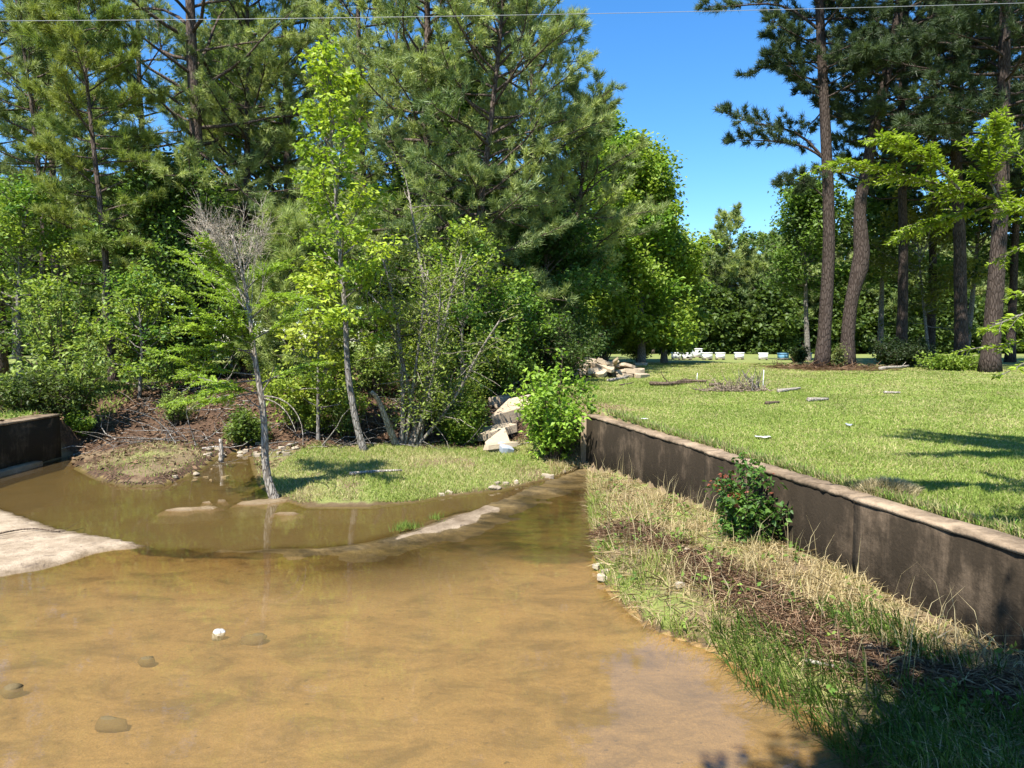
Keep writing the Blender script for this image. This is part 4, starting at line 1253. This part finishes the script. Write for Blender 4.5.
mb = MB()
for j in range(420):
    xx, yy = rng.uniform(-10.5, .8), rng.uniform(16.5, 22)
    z_, m1_ = ground(np.array([xx]), np.array([yy]))
    if m1_['sw'][0] < .1: continue
    d = unit(np.array([rng.normal(), rng.normal(), abs(rng.normal(0, .22))]))
    mb.tube(jitter_line([xx, yy, float(z_[0]) + .03], d, rng.uniform(.3, 1.6), 4, .2, 0), np.linspace(rng.uniform(.006, .02), .004, 5), 4, False, col=tuple(np.ones(3) * rng.uniform(.5, 1.7)))
tag(mb.build('fallen_twigs', M['bark_grey']), kind='stuff')
mb = MB()
n = 17000
ti = rng.integers(0, len(STRAW) - 1, n); tf = rng.uniform(0, 1, n)
SP = np.array(STRAW)
p = SP[ti] * (1 - tf)[:, None] + SP[ti + 1] * tf[:, None] + rng.normal(0, .13, (n, 2))
n2 = 6000
ti = rng.integers(0, len(STRAW2) - 1, n2); tf = rng.uniform(0, 1, n2)
SP = np.array(STRAW2)
p = np.vstack([p, SP[ti] * (1 - tf)[:, None] + SP[ti + 1] * tf[:, None] + rng.normal(0, .12, (n2, 2))])
q = rng.normal(0, .9, (3500, 2)) + [pb[0], 30]
p = np.vstack([p, q])
zz, m_ = ground(p[:, 0], p[:, 1])
ok = (m_['sw'] > 0) & ((m_['s'] < -.08) | (p[:, 1] > 20))
p, zz = p[ok], zz[ok]
N = len(p)
big = np.where(p[:, 1] > 20, 3.0, 1.0)
leaves(mb, np.stack([p[:, 0], p[:, 1], zz + rng.uniform(.005, .06, N)], 1), rng.normal(0, 1, (N, 3)) * [1, .7, .18] + [.3, -.4, 0], rng.normal(0, .4, (N, 3)) + [0, 0, 1], rng.uniform(.10, .24, N) * big, .0055 * big, pick((.17, .095, .05), (.50, .34, .22), rng.uniform(0, 1, N) ** 1.2))
tag(mb.build('pine_straw', M['litter']), kind='stuff')

# ------------------------------------------------------------------ rocks, slabs
import bmesh
def rock(name, label, cat, loc, dims, mat, rotz=0.0, tilt=(0, 0), slab=False, group=None, seed=0, col=(1, 1, 1)):
    r_ = np.random.default_rng(seed + 100)
    bm = bmesh.new()
    if slab:
        pts = []
        k = 7
        ang = np.sort(r_.uniform(0, 6.283, k))
        for a in ang:
            ra = r_.uniform(.38, .56)
            for z in (-.5, .5):
                pts.append((math.cos(a) * ra * (1 + .05 * r_.normal()), math.sin(a) * ra, z + .06 * r_.normal()))
    else:
        q_ = unit(r_.normal(0, 1, (90, 3)))
        k_ = r_.normal(0, 1, (4, 3)) * 2.2
        p = q_ * .5 * (1 + .20 * np.sin(q_ @ k_.T + np.arange(4)).sum(1, keepdims=True) / 1.5)
        pts = [tuple(a) for a in p]
    vs = [bm.verts.new(p) for p in pts]
    res = bmesh.ops.convex_hull(bm, input=vs)
    bmesh.ops.delete(bm, geom=[v for v in bm.verts if not v.link_faces], context='VERTS')
    for v in bm.verts:
        v.co = Vector((v.co.x * dims[0], v.co.y * dims[1], v.co.z * dims[2]))
    if slab: bmesh.ops.bevel(bm, geom=list(bm.edges), offset=min(dims) * .12, segments=2, affect='EDGES', profile=.6, clamp_overlap=True)
    else:
        for f_ in bm.faces: f_.smooth = True
    me = bpy.data.meshes.new(name)
    bm.normal_update()
    bm.to_mesh(me); bm.free()
    ca = me.color_attributes.new('Col', 'FLOAT_COLOR', 'POINT')
    ca.data.foreach_set('color', np.tile(np.array([*col, 1], np.float32), len(me.vertices)))
    me.materials.append(mat)
    o = bpy.data.objects.new(name, me)
    COL.objects.link(o)
    o.location = tuple(float(a) for a in loc); o.rotation_euler = (tilt[0], tilt[1], rotz)
    return tag(o, label, cat, group)

# far rubble pile: every lump its own thing
PY = 24.5
pc = D(604, 370, PY)
zb = gz(pc[0], PY)
i = 0
for row, (cnt, zo, wd) in enumerate([(13, .06, 2.7), (11, .20, 2.2), (9, .36, 1.7), (6, .50, 1.0)]):
    for j in range(cnt):
        xx = pc[0] - .05 + (j / max(cnt - 1, 1) - .5) * wd + rng.normal(0, .06)
        yy = PY + rng.normal(0, .35)
        rock('concrete_chunk', 'pale broken slab heaped in the rubble pile at the edge of the lawn', 'rubble', (xx, yy, zb + zo), (rng.uniform(.45, .95), rng.uniform(.4, .8), rng.uniform(.08, .18)), M['rubble'], rng.uniform(0, 6), (rng.normal(0, .22), rng.normal(0, .25)), True, 'slabs of the far rubble pile', i)
        i += 1
for (u, v, s, lab) in [(640, 366, .5, 'low pale lump at the right foot of the rubble pile'), (648, 365, .35, 'small pale lump farthest right of the rubble pile')]:
    p = gat(u, v)
    rock('concrete_chunk', lab, 'rubble', (p[0], p[1], p[2] + .05), (s * 1.6, s, s * .4), M['rubble'], .2, (0, 0), True, None, i); i += 1
rock('dark_boulder', 'dark lump in shadow right of the rubble pile', 'boulder', (*D(634, 371, 26.5)[:2], gz(D(634, 371, 26.5)[0], 26.5) + .08), (.75, .5, .3), M['rock_moss'], 0, (0, 0), False, None, 77)
# slabs tipped down the slope beside the bright shrub
SG = None
for j, (u, v, y, dims, rz, tl, lab) in enumerate([
        (510, 438, 16.6, (1.15, .75, .14), .45, (.18, -.30), 'broad tipped slab propped over the grey debris left of the bright shrub'),
        (494, 432, 17.4, (.9, .6, .13), -.2, (.1, -.2), 'narrow pale slab leaning beneath the small yellow green shrub'),
        (512, 410, 18.8, (1.5, .8, .22), .3, (.12, -.28), 'long pale slab higher up the slope beside the bright shrub'),
        (500, 402, 20.0, (.55, .45, .22), .9, (0, -.1), 'small rounded pale slab at the top of the slope'),
        (455, 430, 17.6, (.5, .4, .2), .1, (0, 0), 'pale block behind the small yellow green shrub'),
        (500, 445, 16.1, (.8, .35, .07), .1, (-.05, -.1), 'thin flat slab edge sticking out over the grass island')]):
    p = D(u, v, y)
    dims = tuple(a * 1.5 for a in dims)
    rock('broken_slab', lab, 'slab', p, dims, M['rubble'], rz, tl, True, SG, 40 + j)
rock('grey_debris', 'bluish grey crumpled debris under the tipped slab', 'debris', D(507, 449, 15.9), (.55, .40, .16), M['plastic'], .3, (.25, .15), True, None, 55)

# stones at and in the water
def stone(u, v, dims, mat, lab, z=0.0, rz=0, slab=False, name='stone', col=(1, 1, 1), seed=None):
    dims = (dims[0] * .62, dims[1] * .62, dims[2] * .5) if z < .05 else dims
    p = G(u, v, z)
    if z < .05:
        top = z + dims[2] / 2
        dz = max(dims[2], top - gz(p[0], p[1]) + .025)
        dims = (dims[0] * 1.15, dims[1] * 1.15, dz); p[2] = top - dz / 2
    return rock(name, lab, 'stone', p, dims, M[mat], rz, (0, 0), slab, None, int(u * 7 + v) if seed is None else seed, col)
stone(218, 631, (.17, .12, .07), 'rock_white', 'small white and black stone poking out of the muddy water', .01)
stone(252, 636, (.32, .20, .07), 'rock_moss', 'flat olive stone just under the water right of the white stone', -.015)
stone(148, 657, (.19, .13, .06), 'rock_moss', 'small brown stone in the water left of the white stone', 0)
stone(10, 687, (.26, .17, .10), 'rock_moss', 'dark stone in the water at the left picture edge', 0)
stone(110, 721, (.30, .13, .06), 'rock_moss', 'sunken weedy stone nearest the camera on the left', -.015)
k = 0
for (u, v, s, mt) in [(597, 566, .13, 'rock_white'), (603, 578, .16, 'rock_pale'), (598, 557, .10, 'rock_moss'), (606, 572, .12, 'rock_pale'), (595, 545, .13, 'rock_moss')]:
    s *= .75
    stone(u, v, (s * 1.6, s * 1.1, s * .5), 'rock_pale' if mt == 'rock_white' else mt, ['pale angular stone at the grassy water edge', 'largest pale stone at the grassy water edge', 'darker stone just above the pale angular stone at the water edge', 'pale stone wedged behind the angular one at the water edge', 'mossy stone highest up the grassy water edge'][k], .05, k * 1.3, True); k += 1
pebgroup = 'pebbles along the far shore'
for j in range(46):
    if j < 26: u, v = rng.uniform(205, 300), rng.uniform(444, 458)
    elif j < 38: u, v = rng.uniform(440, 575), 0; v = 497 - (u - 440) * .19 + rng.uniform(-3, 3)
    else: u, v = rng.uniform(170, 230), rng.uniform(466, 482)
    p = gat(u, v)
    s = rng.uniform(.06, .15)
    rock('pebble', 'pale pebble lying on the far shore of the creek', 'stone', (p[0], p[1], p[2] + s * .12), (s * 1.5, s * 1.1, s * .6), M['rock_pale'], rng.uniform(0, 6), (0, 0), j % 3 > 0, pebgroup, 200 + j, tuple(np.ones(3) * rng.uniform(.6, 1.1)))
for j, (u, v, s) in enumerate([(680, 590, .07), (686, 555, .08), (640, 556, .05), (712, 582, .06), (868, 655, .08)]):
    p = gat(u, v)
    rock('pebble', 'pale stone lying among the grass and straw of the near bank', 'stone', (p[0], p[1], p[2] + .04), (s * 1.4, s, s * .7), M['rock_pale'], j, (0, 0), True, 'stones in the near bank grass', 300 + j)

# ------------------------------------------------------------------ hive boxes on the far lawn
def prism_box(mb, cx, cy, cz, sx, sy, sz, bev=.012):
    x0, y0, z0 = sx / 2, sy / 2, sz / 2
    b = bev
    v = []
    for z, i_ in ((-z0, b), (-z0 + b, 0), (z0 - b, 0), (z0, b)):
        for px_, py_ in ((-1, -1), (1, -1), (1, 1), (-1, 1)):
            v.append((cx + px_ * (x0 - i_), cy + py_ * (y0 - i_), cz + z))
    q = [(3, 2, 1, 0), (12, 13, 14, 15)]
    for l in range(3):
        for k_ in range(4):
            q.append((l * 4 + k_, l * 4 + (k_ + 1) % 4, l * 4 + 4 + (k_ + 1) % 4, l * 4 + 4 + k_))
    mb.add(v, quads=q)
def hive(label, mat, loc, tall):
    o = thing('hive_box', label, 'beehive', loc, 'hive boxes in a row on the far lawn')
    h_ = .42 if tall else .26
    m1 = MB(); prism_box(m1, 0, 0, .10 + h_ / 2, .50, .42, h_)
    bd = m1.build('body', mat, o)
    m2 = MB(); prism_box(m2, 0, 0, .10 + h_ + .033, .55, .47, .06); m2.build('lid', mat, o)
    m3 = MB(); prism_box(m3, 0, -.02, .085, .52, .48, .025); m3.build('bottom_board', M['bark_dead'], o)
    for sx in (-.2, .2):
        m4 = MB(); prism_box(m4, sx, 0, .036, .08, .44, .07); m4.build('runner', M['bark_dead'], o)
    m5 = MB(); prism_box(m5, 0, -.212, .125, .30, .006, .02, .001); m5.build('entrance', M['bark_brown'], o)
    return o
HY = 46.0
hv = [(676, 'leftmost white hive box in the far row', 0, 0), (687, 'white hive box second from the left in the far row', 0, 0), (697, 'tallest white hive box, standing above its neighbours', 1, 0), (707, 'white hive box right of the tallest one', 0, 0),
      (720, 'white hive box in the middle of the far row', 0, 0), (739, 'white hive box behind the brush pile', 0, 0), (763, 'rightmost white hive box, behind the thin stake', 0, 0), (783, 'blue hive box next to the white ones', 0, 1), (806, 'blue hive box nearest the twin pines', 0, 1)]
for (u, lab, tall, blue) in hv:
    p = at(u, 360, HY + (1.0 if tall else rng.normal(0, .3)))
    h_ = hive(lab, M['blue_paint' if blue else 'white_paint'], p, tall)
    h_.scale = (1.08,) * 3
    if tall: h_.location.z += .10
    h_.rotation_euler.z = rng.normal(0, .12)

# ------------------------------------------------------------------ fallen wood
def stick(name, label, pts, r0, mat='bark_dead', twigs=0, cat='branch', group=None, sides=7):
    pts = np.array(pts, float)
    o = thing(name, label, cat, pts[0], group) if False else None
    mb = MB()
    b = pts.mean(0)
    L_ = smooth_poly(pts - b, max(6, len(pts) * 3))
    mb.tube(L_, np.linspace(r0, r0 * .55, len(L_)), sides, True, .08)
    for _ in range(twigs):
        q, qd = lerp_poly(L_, rng.uniform(.25, 1))
        mb.tube(jitter_line(q, unit(qd + rng.normal(0, .7, 3) * [1, 1, .4]), rng.uniform(.2, .7), 4, .2, 0), np.linspace(r0 * .35, r0 * .12, 5), 4, False)
    o = mb.build(name, M[mat], None, True)
    o.location = tuple(b)
    return tag(o, label, cat, group)
def gl(pts, dz=.03):
    out = []
    for (u, v) in pts:
        p = gat(u, v); out.append(p + [0, 0, dz])
    return out
stick('log', 'short pale log lying on the lawn in front of the twin pines', gl([(808, 402), (828, 401)], .05), .055, cat='log')
stick('log', 'pale log at the right foot of the brush pile', gl([(778, 393), (800, 390)], .05), .055, cat='log')
stick('log', 'short brown log on the lawn below the brush pile', gl([(766, 405), (779, 404)], .04), .045, 'bark_brown', cat='log')
stick('log', 'short grey log alone on the open lawn to the right', gl([(884, 394), (900, 394)], .04), .04, cat='log')
stick('driftwood', 'bleached bent branch on the grass below the dark bush', gl([(880, 371), (892, 369), (900, 370), (915, 366)], .09), .07, 'bark_dead', 5)
stick('fallen_branch', 'pale curved branch on the lawn beside the rubble pile', gl([(608, 382), (622, 380), (634, 375)], .05), .05, 'bark_dead', 4)
stick('fallen_branch', 'long grey fallen branch left of the brush pile', gl([(650, 386), (668, 387), (690, 383), (706, 384)], .08), .06, 'bark_brown', 14)
stick('fallen_branch', 'short grey branch between the long one and the brush pile', gl([(710, 387), (722, 386)], .06), .05, 'bark_brown', 5)
stick('fallen_branch', 'small twig on the lawn below the pale curved branch', gl([(620, 386), (632, 384)], .03), .025, 'bark_brown', 4)
stick('fallen_stick', 'pale stick lying across the grass island', gl([(350, 477), (372, 474), (402, 473)], .05), .035)
stick('fallen_stick', 'dark stick lying on the dry slab at the left edge', gl([(-10, 538), (30, 528), (62, 536), (84, 530)], .03), .012, 'bark_brown', 2)
stick('fallen_stick', 'bent dry twig leaning at the foot of the wall right of the shrub', [D(784, 533, 8.3), D(796, 520, 8.35), D(803, 516, 8.4)], .012, 'bark_dead', 4)
stick('fallen_stick', 'grey weathered stick in the pine straw of the near bank', gl([(806, 668), (838, 678)], .06), .018)
# brush pile
bp = thing('brush_pile', 'grey brush pile of dead twigs on the lawn', 'brush pile', gat(738, 391))
mb = MB()
for j in range(150):
    a = rng.uniform(0, 6.28); rr = rng.uniform(0, .95) ** .8
    p0 = np.array([math.cos(a) * rr * 1.1 - .1, math.sin(a) * rr * .5, .02])
    d = unit(np.array([-math.cos(a) * .3 + rng.normal(0, .8), rng.normal(0, .5), abs(rng.normal(.2, .4)) * (1 - .6 * rr)]))
    mb.tube(jitter_line(p0, d, rng.uniform(.3, .8) * (1.2 - .5 * rr), 4, .22, -.03), np.linspace(.013, .004, 5), 4, False, col=tuple(np.array([1.1, .95, .8]) * rng.uniform(.6, 1.6)))
for j in range(14):
    p0 = np.array([.45 + rng.normal(0, .12), rng.normal(0, .15), .03])
    mb.tube(jitter_line(p0, unit([rng.normal(-.3, .3), rng.normal(0, .2), 1]), rng.uniform(.4, .72), 4, .15, .0), np.linspace(.018, .005, 5), 4, False)
mb.build('twigs', M['bark_grey'], bp)
# stakes
for (u, v0, v1, lab) in [(763, 391, 370, 'thin white stake standing right of the brush pile'), (697, 381, 373, 'short thin white stake by the long fallen branch')]:
    p = gat(u, v0)
    top = D(u, v1, p[1])
    mb = MB(); mb.tube(np.array([[0, 0, -.1], [0, 0, (top[2] - p[2]) * .5], [.01, 0, top[2] - p[2]]]), [.011, .010, .009], 6)
    o = mb.build('marker_stake', M['white_paint']); o.location = tuple(p); tag(o, lab, 'stake')
# white scraps
for (u, v, s, lab) in [(763, 440, .16, 'white paper scrap lying on the lawn beyond the wall joint'), (643, 421, .14, 'white scrap on the lawn near the far end of the wall'), (850, 427, .09, 'tiny grey scrap on the lawn at the tip of the tree shadow')]:
    p = gat(u, v)
    mb = MB()
    g = np.array([[(i_ / 4 - .5) * s * 1.5 + rng.normal(0, .006), (j_ / 3 - .5) * s + rng.normal(0, .006), .03 + rng.uniform(0, .035)] for j_ in range(4) for i_ in range(5)])
    g2 = g - [0, 0, .004]
    q = [(j_ * 5 + i_, j_ * 5 + i_ + 1, j_ * 5 + i_ + 6, j_ * 5 + i_ + 5) for j_ in range(3) for i_ in range(4)]
    mb.add(g, quads=q); mb.add(g2, quads=[a[::-1] for a in q])
    o = mb.build('paper_scrap', M['scrap' if s > .1 else 'plastic']); o.location = tuple(p); tag(o, lab, 'litter')
# dry grass mound behind the wall
p = gat(886, 494)
mb = MB(); n = 1500
a = rng.uniform(0, 6.28, n); rr = np.sqrt(rng.uniform(0, 1, n)) * .27
q = np.stack([np.cos(a) * rr * 1.25, np.sin(a) * rr * .8, .12 * (1 - (rr / .27) ** 2)], 1)
blades(mb, q, rng.uniform(.04, .10, n), .008, np.stack([np.cos(a), np.sin(a), 0 * a], 1) * .05 + rng.normal(0, .03, (n, 3)) * [1, 1, 0], pick((.36, .30, .17), (.56, .47, .29), rng.uniform(0, 1, n)), True)
o = mb.build('dry_grass_mound', M['grass']); o.location = tuple(p); tag(o, 'mound of dry cut grass lying against the wall cap', 'grass mound')
# cut bank with roots left of the pool
rt = thing('root_tangle', 'tangle of exposed roots hanging from the cut bank left of the pool', 'roots', (*G(140, 482, .05)[:2], .05))
mb = MB()
shore = np.array([g0(190, 476), g0(160, 486), g0(125, 486), g0(97, 479)])
rb0 = np.array(rt.location)
for j in range(70):
    t_ = min(.999, rng.beta(1.2, 1.2))
    q, qd = lerp_poly(np.c_[shore, np.zeros(4)], t_)
    back_ = np.array([qd[1], -qd[0], 0]); back_ *= np.sign(back_[1])
    p0 = q + back_ * rng.uniform(.05, .22) - rb0
    p0[2] = gz(*(p0 + rb0)[:2]) + .02 - rb0[2]
    d = unit(-back_ * .8 + np.array([rng.normal(0, .5), 0, rng.normal(.1, .2)]))
    mb.tube(jitter_line(p0, d, rng.uniform(.18, .42), 6, .2, -.35), np.linspace(rng.uniform(.003, .013), .003, 7), 5, False, col=tuple(np.array([1, .9, .8]) * rng.uniform(.4, 1.8)))
mb.build('roots', M['bark_brown'], rt)
# dead stump post near the pebbles
stick('stump_post', 'short bleached stump standing at the edge of the pool', [G(221, 462, .0), G(221, 462, .0) + [.02, 0, .3], G(221, 462, 0) + [.0, 0, .52]], .06, 'bark_dead', 0, 'stump')

# overhead cable
p0, p1 = D(0, 21, 12.0), D(1024, 3, 12.0)
dv = (p1 - p0)
pts = [p0 + dv * t - np.array([0, 0, .26 * (1 - (2 * t - 1) ** 2)]) * (1 if 0 <= t <= 1 else -1) * .6 for t in np.linspace(-1.0, 2.0, 49)]
pts = [p0 + dv * t + np.array([0, 0, .05 * ((2 * t - 1) ** 2 - 1)]) for t in np.linspace(-1.2, 2.2, 49)]
mb = MB(); mb.tube(np.array(pts), .0042, 6)
o = mb.build('utility_cable', M['cable'], None, True)
tag(o, 'thin pale utility cable strung across the sky in front of the trees', 'cable')

# ------------------------------------------------------------------ light, sky, camera
SUN_EL = R(58)
sv = np.array([-0.54, -0.84]); sv /= np.linalg.norm(sv)          # towards the sun, in plan
world = bpy.data.worlds.new('World'); scene.world = world
world.use_nodes = True
nt = world.node_tree
bg = nt.nodes['Background']
sky = nt.nodes.new('ShaderNodeTexSky')
sky.sky_type = 'NISHITA'
sky.sun_disc = False
sky.sun_elevation = SUN_EL
sky.sun_rotation = math.atan2(sv[0], sv[1])
sky.altitude = 50
sky.air_density = 1.0
sky.dust_density = 0.1
sky.ozone_density = 6.0
hs = nt.nodes.new('ShaderNodeHueSaturation')
hs.inputs['Saturation'].default_value = 1.22
nt.links.new(sky.outputs[0], hs.inputs['Color'])
nt.links.new(hs.outputs[0], bg.inputs['Color'])
bg.inputs['Strength'].default_value = 0.096
sl = bpy.data.lights.new('sun', 'SUN')
sl.energy = 4.6; sl.angle = R(0.53); sl.color = (1.0, 0.955, 0.87)
so = bpy.data.objects.new('sun', sl)
COL.objects.link(so)
vec = Vector((sv[0] * math.cos(SUN_EL), sv[1] * math.cos(SUN_EL), math.sin(SUN_EL)))
so.rotation_euler = vec.to_track_quat('Z', 'Y').to_euler()
so.location = (20, -10, 40)

cam = bpy.data.cameras.new('camera')
cam.sensor_width = 36; cam.lens = F_PX / 1024 * 36
cam.clip_start = .05; cam.clip_end = 1500
co = bpy.data.objects.new('camera', cam)
COL.objects.link(co)
co.location = (0, 0, CAM_Z); co.rotation_euler = (math.pi / 2 - TH, 0, 0)
scene.camera = co

vs = scene.view_settings
vs.view_transform = 'Standard'; vs.look = 'None'; vs.exposure = 1.42; vs.gamma = 1.0
vs.use_curve_mapping = False
scene.render.engine = 'CYCLES'
cy = scene.cycles
cy.max_bounces = 6; cy.diffuse_bounces = 3; cy.glossy_bounces = 2; cy.transmission_bounces = 3; cy.transparent_max_bounces = 8
cy.caustics_reflective = False; cy.caustics_refractive = False
cy.use_denoising = True
cy.sample_clamp_indirect = 6
